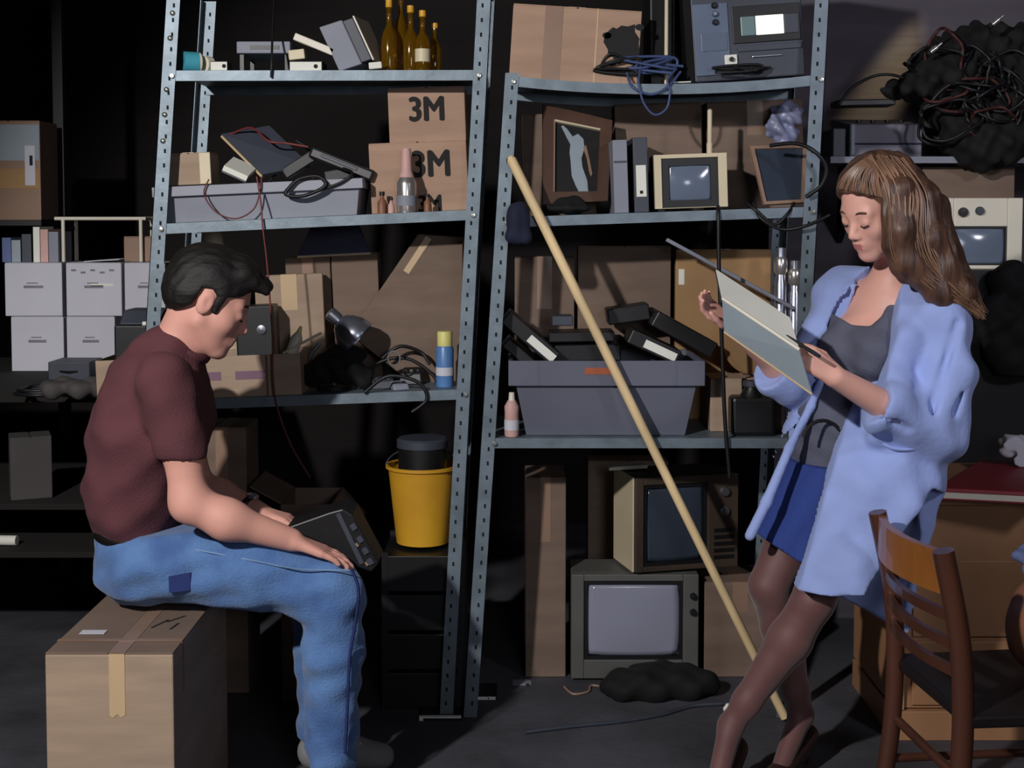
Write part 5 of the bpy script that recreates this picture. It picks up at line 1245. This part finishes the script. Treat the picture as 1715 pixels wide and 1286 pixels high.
f.chain([SHl, ELl], [.055, .043], .03); f.chain([ELl, J(370, 830, YM+.17), WRl], [.043, .043, .028], .02)
hand_solid(f, WRr+np.array((.0, 0, 0)), (1, .15, -.42), (-.4, 0, -1), (0, 1, 0), 1.0, (.02, .18, .2))
hand_solid(f, WRl, (1, -.30, -.16), (-.2, 0, -1), (0, -1, -.1), .95, (.3, .35, .3))
PV = J(236, 935, YM)
for sgn, kx in ((-1, 0), (1, -14)):
    hp = J(246, 945, YM+sgn*.09); kn_ = J(566+kx, 992, YM+sgn*.125); an = J(556+kx, 1262, YM+sgn*.12)
    f.chain([PV, hp, kn_], [.08, .075, .05], .04); f.chain([kn_, an], [.052, .034], .03); f.cone(an, an+np.array((.0, 0, -.04)), .032, .03, .02); f.cone(an+np.array((.0, 0, -.06)), an+np.array((.12, sgn*.01, -.085)), .026, .016, .015)
body = f.build('body', M['skin'], boy)
LW = Wb(.096, 0, -.065)
second_material(body, M['lips'], lambda c: (np.abs((c-LW)@H_R/H_S) < np.array((.013, .014, .011))).all(1))
# shirt
f = Field(J(125, 910, YM)*np.array((1, 0, 1))+np.array((0, YM-.32, 0)), J(380, 535, YM)*np.array((1, 0, 1))+np.array((.02, YM+.32, .03)), .005)
f.chain([J(290, 598, YM), J(266, 645, YM), J(250, 722, YM), J(232, 815, YM), J(236, 895, YM)], [.068, .118, .138, .124, .105], .05, sq=(yx, 1.3))
for S_, E_, a in ((SHr, J(304, 752, YM-.215), 1), (SHl, J(306, 745, YM+.21), 1)):
    f.chain([S_+np.array((-.006, 0, .004)), E_], [.072, .063], .04)
f.ell(J(318, 690, YM-.03), (.05, .14, .09), k=.04)
Sd = (J(304, 752, 1)-J(280, 640, 1))
f.cone(J(270, 602, YM), J(285, 580, YM), .075, .062, .03, sq=(yx, 1.1))
f.ripple(.0016, [(20, 30, 55), (-35, 25, 60), (45, -20, 30), (25, 60, -45)], 101)
f.cone(nb, H_O, .056, .05, .012, 'cut')
axn = np.array((.10, -.02, -.995)); f.prism([(J(255, 755, 1)[0], 0)]*3, 0, 0) if False else None
for E_ in (J(304, 752, YM-.215), J(306, 745, YM+.21)):
    s0 = E_+np.array((0, 0, -.06)); f.cone(E_+np.array((.0, 0, -.085)), E_+np.array((-.01, 0, -.12)), .085, .085, .004, 'cut')
f.plane((0, 0, J(0, 893, YM)[2]), (0, 0, -1), .004)
shirt = f.build('shirt', M['shirt'], boy)
# collar: folded strip round the neck
cpts = []
for t in np.linspace(-2.75, 2.75, 26):
    c = J(297, 588, YM); ax = np.array((math.cos(t), math.sin(t)*1.0, 0)); lift = .022*(1-math.cos(t))/2-.012*(1+math.cos(t))
    cpts.append(Vector(c+np.array((.070*math.cos(t)+.008, .066*math.sin(t), lift+.004))))
MB().tube(cpts, [.016]*26, 8, flat=.38).build('collar', M['shirt'], shirt, world=True, smooth=60)
# jeans
f = Field(np.array((J(140, 900, YM)[0], YM-.30, .04)), np.array((J(645, 900, YM)[0], YM+.30, J(0, 860, YM)[2])), .005)
f.ell(J(238, 945, YM), (.115, .165, .092), k=.04); f.ell(J(232, 905, YM), (.105, .135, .07), k=.04)
for sgn, kx in ((-1, 0), (1, -16)):
    hp = J(262, 938, YM+sgn*.085); md = J(420, 952, YM+sgn*.11); kn_ = J(556+kx, 992, YM+sgn*.125); an = J(556+kx, 1264, YM+sgn*.12)
    f.chain([hp, md, kn_], [.105, .094, .079], .04); f.chain([kn_, J(557+kx, 1090, YM+sgn*.125), an], [.079, .074, .064], .025)
f.ripple(.0018, [(30, 20, 55), (-50, 25, 40), (60, -20, 20), (25, 70, -65), (-20, 30, 95)], 111)
f.plane((0, 0, .507), (0, 0, -1)) if False else None
f.plane(J(232, 880, YM), (-.10, 0, 1), .004); f.plane((0, 0, .095), (0, 0, -1), .004)
jeans = f.build('jeans', M['denim'], boy)
# keep the seat from sinking into the carton: flatten against its lid
me = jeans.data; co = np.empty(len(me.vertices)*3, np.float32); me.vertices.foreach_get('co', co); co = co.reshape(-1, 3)
lx = co[:, 0]+boy.location.x; ly = co[:, 1]+boy.location.y; over = (lx < bx1+.012) & (ly < BY1+.012) & (co[:, 2] < .003)
co[over, 2] = .003; me.vertices.foreach_set('co', co.ravel()); me.update()
me = body.data; co = np.empty(len(me.vertices)*3, np.float32); me.vertices.foreach_get('co', co); co = co.reshape(-1, 3)
lx = co[:, 0]+boy.location.x; over = (lx < bx1+.012) & (co[:, 2] < .012) & (co[:, 1]+boy.location.y < BY1+.012); co[over, 2] = .012; me.vertices.foreach_set('co', co.ravel()); me.update()
bt = [Vector(J(236, 884, YM)+np.array((.112*math.cos(t), .140*math.sin(t), -.006+.012*math.cos(t)*-1))) for t in np.linspace(0, 2*PI, 28, endpoint=False)]
MB().tube(bt, .016, 8, True, flat=.35).build('belt', M['belt'], jeans, world=True, smooth=60)
sm = [J(588, 952, YM-.19), J(600, 985, YM-.195), J(597, 1030, YM-.198), J(586, 1100, YM-.198), J(582, 1180, YM-.193), J(578, 1262, YM-.184)]
MB().tube(spline([Vector(v) for v in sm], 6), .004, 6).build('seam', M['denimd'], jeans, world=True, smooth=60)
MB().tube(spline([Vector(J(a, b+3, YM-c+.004)) for a, b, c in ((265, 905, .155), (330, 918, .187), (420, 935, .203), (500, 950, .205), (588, 952, .188))], 6), .002, 6).build('seam', M['stitch'], jeans, world=True, smooth=60)
MB().plate([Vector(J(a, b, YM-.192)) for a, b in ((283, 965), (320, 958), (318, 988), (284, 992))], .004, Vector((0, -1, 0))).build('back_pocket_patch', M['denimd'], jeans, world=True)
# shoes
for sgn, kx in ((-1, 0), (1, -16)):
    an = J(556+kx, 1262, YM+sgn*.12); f = Field((an[0]-.11, an[1]-.08, -.005), (an[0]+.24, an[1]+.09, .16), .005)
    f.cone((an[0]-.02, an[1], .055), (an[0]+.07, an[1], .05), .048, .046, .02); f.cone((an[0]+.07, an[1], .05), (an[0]+.16, an[1]+sgn*.012, .035), .046, .034, .02, sq=(yx, 1.15)); f.cone((an[0], an[1], .06), (an[0]+.005, an[1], .115), .046, .046, .02)
    f.plane((0, 0, .004), (0, 0, -1), .002)
    sh = f.build('shoe', mat('grey canvas shoe', (140, 138, 140), .8), boy)
    for k in range(4): MB().tube([(an[0]+.05+k*.018, an[1]-.025, .100-k*.006), (an[0]+.053+k*.018, an[1], .106-k*.007), (an[0]+.05+k*.018, an[1]+.025, .100-k*.006)], .003, 6).build('lace', M['white'], sh, world=True)
# hair
f = Field(H_O-.17, H_O+.17, .0035)
E = lambda c, r, k=.015, op='add': f.ell(Wb(*c), np.array(r)*H_S, H_R, k*H_S, op)
E((-.016, 0, .043), (.108, .088, .092), .0); E((-.052, 0, -.004), (.062, .078, .062), .03)
f.cone(Wb(.04, .0, .112), Wb(.112, .006, .092), .026, .014, .03, sq=(H_R@np.array((0, 1, 0)), 1.9)); f.cone(Wb(.05, -.045, .092), Wb(.112, -.03, .080), .024, .010, .02); f.cone(Wb(.05, .045, .092), Wb(.098, .05, .072), .024, .010, .02)
for y in (-1, 1): f.cone(Wb(.020, y*.072, .03), Wb(.022, y*.070, -.012), .014, .009, .012)
n_ = lambda x, z: (x*H_S, z*H_S)
f.prism([n_(*p) for p in ((.30, .066), (.108, .068), (.082, .066), (.060, .040), (.034, .028), (.032, -.018), (.014, -.020), (.012, .022), (-.006, .034), (-.026, .026), (-.032, -.022), (-.05, -.046), (-.085, -.066), (-.16, -.075), (-.16, -.2), (.3, -.2))], -.2, .2, .006, 'cut', O=H_O, A=H_R[:, 0], B=H_R[:, 2], C=H_R[:, 1])
f.ripple(.0006, [tuple(H_R@np.array(v)) for v in ((40, 260, 60), (-60, 300, 40), (90, 180, -120))], 121)
f.build('hair', M['hairb'], boy, smooth=1)
face_marks(Wb, boy, H_S, M['hairb'])
# wrist watch on far arm
wd = (WRl-ELl)/np.linalg.norm(WRl-ELl); ct = WRl-wd*.03; u = np.cross(wd, (0, 0, 1)); u /= np.linalg.norm(u); v = np.cross(u, wd)
ww = thing('wrist_watch', 'dark wrist watch on the far arm of the seated person', 'watch', ct-np.array((0, 0, .035)))
MB().tube([Vector(ct+.0345*(u*math.cos(t)+v*math.sin(t))) for t in np.linspace(0, 2*PI, 24, endpoint=False)], .008, 8, True, flat=.35).build('strap', M['belt'], ww, world=True, smooth=60)
q = ct+v*.037; Tm = Matrix.Translation(q)@Matrix(np.column_stack([wd, u, v]).tolist()).to_4x4(); MB().lathe([(.016, -.004), (.016, .004), (.013, .006), (.0001, .006)], 18, Tm).build('watch_face', M['chrome'], ww, world=True, smooth=40)
# device on the lap
Yd = YM-.07
dv = thing('handheld_device', 'black keyed electronic device resting on the knees of seated person', 'device', J(560, 955, Yd))
poly = [(478, 884), (552, 858), (574, 852), (590, 862), (634, 944), (622, 958), (596, 950), (560, 920)]
MB().plate([Vector(J(a, b, Yd)) for a, b in poly], .13, Vector((0, 1, 0))).build('case', M['black'], dv, bevel=.004, world=True)
def strip(p0, p1, wd, name, m, dy=.0015):
    a = Vector(J(*p0, Yd-dy)); b = Vector(J(*p1, Yd-dy)); u = (b-a).normalized(); n = Vector((-u.z, 0, u.x))*wd/2
    MB().hexa([a-n, b-n, b+n, a+n], [q+Vector((0, dy+.001, 0)) for q in (a-n, b-n, b+n, a+n)]).build(name, M[m], dv, world=True)
strip((566, 860), (606, 944), .012, 'metal_strip', 'dgrey', .003)
for (a, b) in ((592, 882), (603, 903), (612, 922), (620, 940)): strip((a-3, b-4), (a+3, b+5), .014, 'key', 'dgrey', .005)
for (a, b) in ((598, 912), (614, 944)): strip((a-2, b-2), (a+2, b+3), .006, 'key', 'tapedull', .006)

# ------------------------------------------------------------------ standing person in blue coat
YW = 3.50
girl = thing('person', 'person in pale blue coat and blue skirt leaning on desk, writing', 'person', (J(1300, 1200, YW)[0], YW-.05, 0))
fwd = np.array((-.72, -.69, 0)); fwd /= np.linalg.norm(fwd); lft = np.array((-fwd[1], fwd[0], 0))
G_O = J(1468, 347, 3.43); G_R = rot3(PI+.52, math.radians(27), -.06); G_S = .98
gn = J(1497, 478, 3.52)
LS, RS = J(1568, 530, 3.40), J(1414, 492, 3.63)
LE, LWr = J(1562, 718, 3.36), J(1400, 632, 3.20)
RE, RWr = J(1345, 645, 3.58), J(1228, 545, 3.38)
f = Field(np.array((J(1130, 0, 3.3)[0], 2.98, .0)), np.array((J(1660, 0, 3.6)[0], 3.74, 1.70)), .0048)
Wg = head_solid(f, G_O, G_R, G_S, gn, .80, True)
f.chain([J(1494, 500, 3.52), J(1468, 585, 3.51), J(1412, 700, 3.52), J(1406, 790, 3.53)], [.065, .092, .078, .085], .05, sq=(lft, 1.35))
f.cone(RS, LS, .046, .046, .04); f.cone(gn, (RS+LS)/2+np.array((0, 0, .01)), .05, .06, .04)
for a, b in ((1412, 3.50), (1466, 3.42)): f.ell(J(a, 588, b), (.045, .045, .05), k=.03)
f.chain([LS, LE], [.046, .038], .03); f.chain([LE, J(1500, 690, 3.28), LWr], [.040, .040, .027], .02)
f.chain([RS, RE], [.044, .037], .03); f.chain([RE, J(1300, 610, 3.50), RWr], [.038, .037, .025], .02)
hand_solid(f, LWr, (-.88, -.1, .62), (-.3, .75, -.3), (-.35, .1, .9), .92, (.55, .75, .6), thumb=(.5, .5))
hand_solid(f, RWr, (-.80, -.25, .55), (.4, -.6, .55), (-.2, -.7, .5), .88, (.25, .45, .4), thumb=(.4, .3))
HL, HR = J(1438, 800, 3.47), J(1374, 800, 3.59); KL, KR = J(1362, 1006, 3.37), J(1288, 982, 3.50); AL, AR = J(1224, 1216, 3.40), J(1342, 1196, 3.57)
def leg(f, e, k=.03):
    for H_, K_, A_, cs in ((HL, KL, AL, .0), (HR, KR, AR, .0)):
        f.chain([H_, H_*.45+K_*.55, K_], [.080+e, .070+e, .052+e], k)
        cf = K_*.68+A_*.32-fwd*.012; f.chain([K_, cf, A_*.8+K_*.2, A_], [.051+e, .055+e, .036+e, .031+e], .02)
leg(f, -.004)
TL, TR = AL+np.array((-.07, -.13, 0)), AR+np.array((-.09, -.12, 0)); TL[2] = .026; TR[2] = .026
f.cone(AL, TL, .028, .018, .02); f.cone(AR, TR, .028, .018, .02)
gb = f.build('body', M['skinw'], girl)
LW2 = Wg(.096, 0, -.065); second_material(gb, M['lips'], lambda c: (np.abs((c-LW2)@G_R/G_S) < np.array((.013, .014, .010))).all(1))
face_marks(Wg, girl, G_S, M['hairw'])
# stockings and shoes
f = Field(np.array((J(1150, 0, 3.3)[0], 3.02, .0)), np.array((J(1500, 0, 3.6)[0], 3.72, J(0, 880, 3.5)[2])), .005)
leg(f, 0.0, .012); f.cone(AL, TL, .032, .022, .02); f.cone(AR, TR, .032, .022, .02)
f.build('stockings', M['stocking'], girl)
for A_, T_ in ((AL, TL), (AR, TR)):
    f = Field(np.minimum(A_, T_)-np.array((.09, .09, 0))*1.0-np.array((0, 0, .2)), np.maximum(A_, T_)+.09, .0045)
    d_ = T_-A_; d_[2] = 0; d_ /= np.linalg.norm(d_); ball = T_.copy(); hl = A_-d_*.03; hz = A_[2]-.07
    f.cone((hl[0], hl[1], hz), ball+np.array((0, 0, -.004)), .036, .032, .02); f.cone(ball, ball+d_*.045-np.array((0, 0, .006)), .030, .016, .02)
    f.cone(A_+np.array((0, 0, -.0)), A_+d_*.09+np.array((0, 0, -.02)), .034, .03, .015, 'cut')
    f.cone((hl[0], hl[1], max(hz-.01, .03)), (hl[0], hl[1], .006), .016, .009, .01); f.plane((0, 0, .003), (0, 0, -1))
    f.build('shoe', mat('dark brown pump', (52, 36, 34), .4), girl)
# vest top
xz = lambda pts, Y: [(float(P(a, b, Y).x), float(P(a, b, Y).z)) for a, b in pts]
f = Field(np.array((J(1310, 0, 3.5)[0], 3.26, J(0, 815, 3.5)[2])), np.array((J(1580, 0, 3.5)[0], 3.72, J(0, 470, 3.5)[2])), .005)
f.chain([J(1490, 512, 3.52), J(1467, 585, 3.51), J(1410, 700, 3.52), J(1404, 790, 3.53)], [.075, .100, .090, .099], .05, sq=(lft, 1.35))
for a, b in ((1400, 3.47), (1456, 3.38)): f.ell(J(a+8, 592, b+.02), (.050, .050, .060), k=.05)
f.cone(J(1424, 520, 3.57), J(1545, 540, 3.44), .058, .055, .03)
f.ripple(.0016, [(40, 30, 60), (-30, 60, 40), (20, -40, 95)], 131)
f.prism(xz([(1330, 380), (1392, 470), (1402, 505), (1414, 530), (1435, 547), (1460, 547), (1480, 530), (1494, 500), (1502, 470), (1570, 380)], 3.42), 2.9, 4.0, .006)
vest = f.build('vest_top', M['tank'], girl)
ring = [Vector(J(1378+34*math.cos(t), 742+38*math.sin(t), 3.405+.02*math.cos(t))) for t in np.linspace(0, 2*PI, 24, endpoint=False)]
MB().tube(ring[13:23], .005, 6).build('printed_arc', M['ink'], vest, world=True, smooth=60)
# skirt
f = Field(np.array((J(1220, 0, 3.5)[0], 3.24, J(0, 960, 3.4)[2])), np.array((J(1520, 0, 3.5)[0], 3.74, J(0, 745, 3.5)[2])), .005)
f.chain([J(1403, 770, 3.53), J(1400, 812, 3.53)], [.105, .112], .04, sq=(lft, 1.3))
f.chain([HL, KL*.75+HL*.25], [.098, .095], .05); f.chain([HR, KR*.75+HR*.25], [.098, .092], .05); f.chain([(HL+HR)/2, (KL+KR)/2*.75+(HL+HR)/2*.25], [.1, .085], .05)
f.ripple(.0016, [(40, 30, 30), (-30, 60, 20)], 141)
f.prism(xz([(1150, 860), (1252, 898), (1345, 937), (1440, 950), (1600, 950), (1600, 1300), (1150, 1300)], 3.42), 2.9, 4.2, .004)
f.plane((0, 0, J(0, 776, 3.5)[2]), (0, 0, 1), .004)
f.build('skirt', M['skirt'], girl)
# coat
f = Field(np.array((J(1200, 0, 3.5)[0], 3.10, J(0, 1075, 3.5)[2])), np.array((J(1685, 0, 3.5)[0], 3.80, J(0, 420, 3.5)[2])), .0055)
CH_ = [J(1486, 560, 3.52), J(1448, 700, 3.535), J(1432, 800, 3.49), J(1388, 1010, 3.40)]; CR_ = [.125, .146, .170, .202]
f.cone(RS+np.array((0, 0, -.01)), LS+np.array((0, 0, -.01)), .078, .082, .05); f.cone(gn+np.array((0, 0, -.01)), (RS+LS)/2, .075, .09, .04)
f.chain(CH_, CR_, .06, sq=(lft, 1.3))
for i in range(3): f.cone(CH_[i], CH_[i+1], CR_[i]-(.022 if i < 2 else .026), CR_[i+1]-(.022 if i < 1 else .032), .0, 'cut', sq=(lft, 1.3))
f.cone(gn+np.array((0, 0, .08)), J(1486, 560, 3.52), .062, .105, .0, 'cut', sq=(lft, 1.2))
f.chain([LS, J(1582, 615, 3.37), LE+np.array((.005, 0, -.01))], [.076, .074, .078], .03); f.chain([LE, J(1478, 680, 3.27)], [.080, .066], .03)
f.chain([RS, RE], [.074, .070], .02); f.chain([RE, J(1300, 630, 3.50)], [.072, .062], .02)
f.chain([J(1528, 490, 3.46), J(1516, 570, 3.36), J(1500, 640, 3.32), J(1470, 730, 3.32)], [.03, .036, .036, .03], .03)
f.ripple(.0024, [(35, 28, -14), (60, 30, 10), (-25, 55, 20), (30, 15, 60), (-45, 20, 40)], 151)
for a, b in (((1604, 540, 3.315), (1556, 700, 3.28)), ((1632, 570, 3.35), (1596, 690, 3.30)), ((1570, 560, 3.30), (1540, 640, 3.285)), ((1520, 720, 3.24), (1470, 690, 3.22))): f.cone(J(*a), J(*b), .008, .010, .016, 'cut')
O_ = J(1430, 750, 3.50)
cutp = [(1448, 425), (1430, 462), (1396, 500), (1380, 540), (1374, 620), (1362, 672), (1325, 740), (1292, 830), (1262, 905), (1240, 1020), (1335, 1020), (1366, 930), (1392, 850), (1416, 770), (1446, 690), (1472, 640), (1492, 560), (1503, 500), (1512, 455), (1506, 425)]
Yc_ = [3.52, 3.56, 3.60, 3.60, 3.56, 3.50, 3.45, 3.42, 3.40, 3.38, 3.20, 3.22, 3.24, 3.26, 3.30, 3.33, 3.38, 3.42, 3.44, 3.44]
cutw = [xz([c_], y_)[0] for c_, y_ in zip(cutp, Yc_)]
f.prism([(a-O_[0], b-O_[2]) for a, b in cutw], -.02, .9, .003, 'cut', O=O_, C=tuple(fwd))
cutp = [(1575, 826), (1500, 906), (1436, 990), (1425, 1090), (1640, 1090), (1640, 860)]
f.prism(xz(cutp, 3.25), 2.9, 3.39, .003)
f.prism(xz([(1180, 868), (1245, 903), (1340, 992), (1440, 990), (1620, 990), (1620, 1300), (1180, 1300)], 3.24), 2.9, 3.40, .003)
f.prism(xz([(1180, 900), (1250, 905), (1340, 980), (1432, 1020), (1505, 1046), (1620, 1050), (1620, 1300), (1180, 1300)], 3.48), 3.38, 4.2, .003)
f.chain([J(1374, 640, 3.48), J(1358, 680, 3.46), J(1322, 750, 3.44), J(1284, 840, 3.41), J(1256, 897, 3.38)], [.010, .011, .012, .014, .014], .01)
for E_, d_ in ((J(1478, 680, 3.27), LWr-LE), (J(1300, 630, 3.50), RWr-RE)):
    d_ = d_/np.linalg.norm(d_); f.cone(E_+d_*.10, E_+d_*.14, .085, .085, .003, 'cut')
coat = f.build('coat', M['coat'], girl)
for pts in ([(1476, 742, 3.30), (1500, 752, 3.285), (1530, 752, 3.29), (1556, 744, 3.31)],):
    MB().tube(spline([Vector(J(*p)) for p in pts], 5), .004, 6).build('pocket_edge', M['coat'], coat, world=True, smooth=60)
# hair
f = Field(J(1370, 560, 3.40)*np.array((1, 0, 1))+np.array((0, 3.22, 0)), J(1665, 235, 3.45)*np.array((1, 0, 1))+np.array((0, 3.66, .02)), .004)
E = lambda c, r, k=.015, op='add': f.ell(Wg(*c), np.array(r)*G_S, G_R, k*G_S, op)
E((-.018, 0, .046), (.112, .094, .098), .0); E((-.06, 0, .0), (.07, .09, .08), .03)
locks = [[(1476, 268, 3.38), (1506, 318, 3.335), (1508, 385, 3.325), (1520, 440, 3.335), (1575, 492, 3.345), (1628, 520, 3.39)],
         [(1505, 272, 3.42), (1548, 330, 3.38), (1556, 400, 3.355), (1580, 450, 3.355), (1612, 490, 3.37), (1638, 530, 3.40)],
         [(1515, 280, 3.47), (1562, 350, 3.45), (1580, 420, 3.43), (1606, 470, 3.42), (1640, 520, 3.44)],
         [(1455, 268, 3.37), (1486, 315, 3.335), (1494, 360, 3.325), (1490, 410, 3.335), (1512, 462, 3.345)],
         [(1520, 290, 3.52), (1560, 370, 3.52), (1590, 450, 3.50), (1610, 500, 3.48)]]
rad = [[.022, .034, .036, .036, .034, .016], [.024, .036, .04, .038, .03, .012], [.028, .04, .042, .036, .016], [.016, .022, .024, .022, .012], [.03, .04, .04, .02]]
for l, r_ in zip(locks, rad): f.chain([J(*p) for p in l], r_, .02)
# open the face
f.prism([(a*G_S, b*G_S) for a, b in ((.3, .095), (.112, .092), (.085, .084), (.056, .055), (.028, .02), (.026, -.2), (.3, -.2))], -.085*G_S, .085*G_S, .006, 'cut', O=G_O, A=G_R[:, 0], B=G_R[:, 2], C=G_R[:, 1])
f.chain([J(1455, 268, 3.37), J(1482, 312, 3.335), J(1494, 360, 3.325), J(1492, 410, 3.335), J(1514, 465, 3.345)], [.016, .018, .020, .020, .012], .015)
f.ripple(.0009, [(160, 60, 20), (-120, 150, 30), (240, -40, 40)], 161)
gh = f.build('hair', M['hairw'], girl, smooth=1)
g = random.Random(5); st = MB()
for i in range(260):
    a, b = g.sample(range(4), 2) if g.random() < .5 else ((0, 1) if g.random() < .6 else (1, 2)); k = g.random()
    A_, B_ = locks[a], locks[b]; pts = []
    off = np.array((g.uniform(-.012, .012), -.022-g.random()*.012, g.uniform(-.008, .012)))
    for j in range(6):
        ta, tb = j/5*(len(A_)-1), j/5*(len(B_)-1)
        pa = J(*A_[int(ta)])*(1-ta % 1)+J(*A_[min(len(A_)-1, int(ta)+1)])*(ta % 1); pb = J(*B_[int(tb)])*(1-tb % 1)+J(*B_[min(len(B_)-1, int(tb)+1)])*(tb % 1)
        pts.append(Vector(pa*(1-k)+pb*k+off+np.array((g.uniform(-.004, .004), 0, 0))))
    sp = spline(pts, 5); st.tube(sp, list(np.linspace(.0022, .0008, len(sp))), 4)
for i in range(60):
    k = g.random(); A_ = [(1480, 257, 3.41), (1446, 268, 3.355), (1416, 292, 3.36), (1402, 316, 3.375)]; B_ = [(1486, 259, 3.40), (1474, 276, 3.345), (1470, 300, 3.32), (1478, 332, 3.315)]
    pts = [Vector(J(*A_[j])*(1-k)+J(*B_[j])*k+np.array((g.uniform(-.003, .003), -.004, .002))) for j in range(4)]; sp = spline(pts, 5); st.tube(sp, list(np.linspace(.0018, .0008, len(sp))), 4)
st.build('loose_strands', M['hairl'], gh, world=True, smooth=60)['kind'] = 'stuff'
# writing pad and pen
pad = thing('writing_pad', 'long writing pad with flipped pages held by person in blue coat', 'notepad', J(1290, 640, 3.2))
a, b = Vector(J(1209, 502, 3.26)), Vector(J(1338, 588, 3.14)); u = b-a
back = Vector((.004, .13, .068)); n_ = u.cross(back).normalized(); n_ = n_ if n_.z > 0 else -n_
MB().hexa([a, b, b+back, a+back], [v-n_*.006 for v in (a, b, b+back, a+back)]).build('board', M['dgrey'], pad, world=True)
MB().hexa([v+n_*.004 for v in (a, b, b+back*.97, a+back*.97)], [v+n_*.0005 for v in (a, b, b+back*.97, a+back*.97)]).build('paper_stack', M['white'], pad, world=True)
c, d = Vector(J(1360, 660, 3.165)), Vector(J(1213, 556, 3.285))
MB().plate([a+Vector((0, -.004, 0)), b+Vector((0, -.004, 0)), c, d], .0025).build('flipped_pages', M['slatepage'], pad, world=True)
MB().tube([c, d], .003, 6).build('page_edge', M['tape'], pad, world=True)
MB().tube([a+n_*.004, b+n_*.004], .0045, 8).build('binding', M['creamw'], pad, world=True, smooth=60)
pen = thing('pen', 'dark pen held over the writing pad', 'pen', J(1330, 570, 3.17))
p0, p1 = Vector(J(1312, 560, 3.19)), Vector(J(1362, 590, 3.14)); MB().tube([p0, p0.lerp(p1, .12), p1], [.001, .0045, .005], 8).build('barrel', M['ink'], pen, world=True, smooth=50); MB().tube([p1, p1+(p1-p0).normalized()*.02], [.0052, .004], 8).build('cap', M['navy'], pen, world=True, smooth=50)
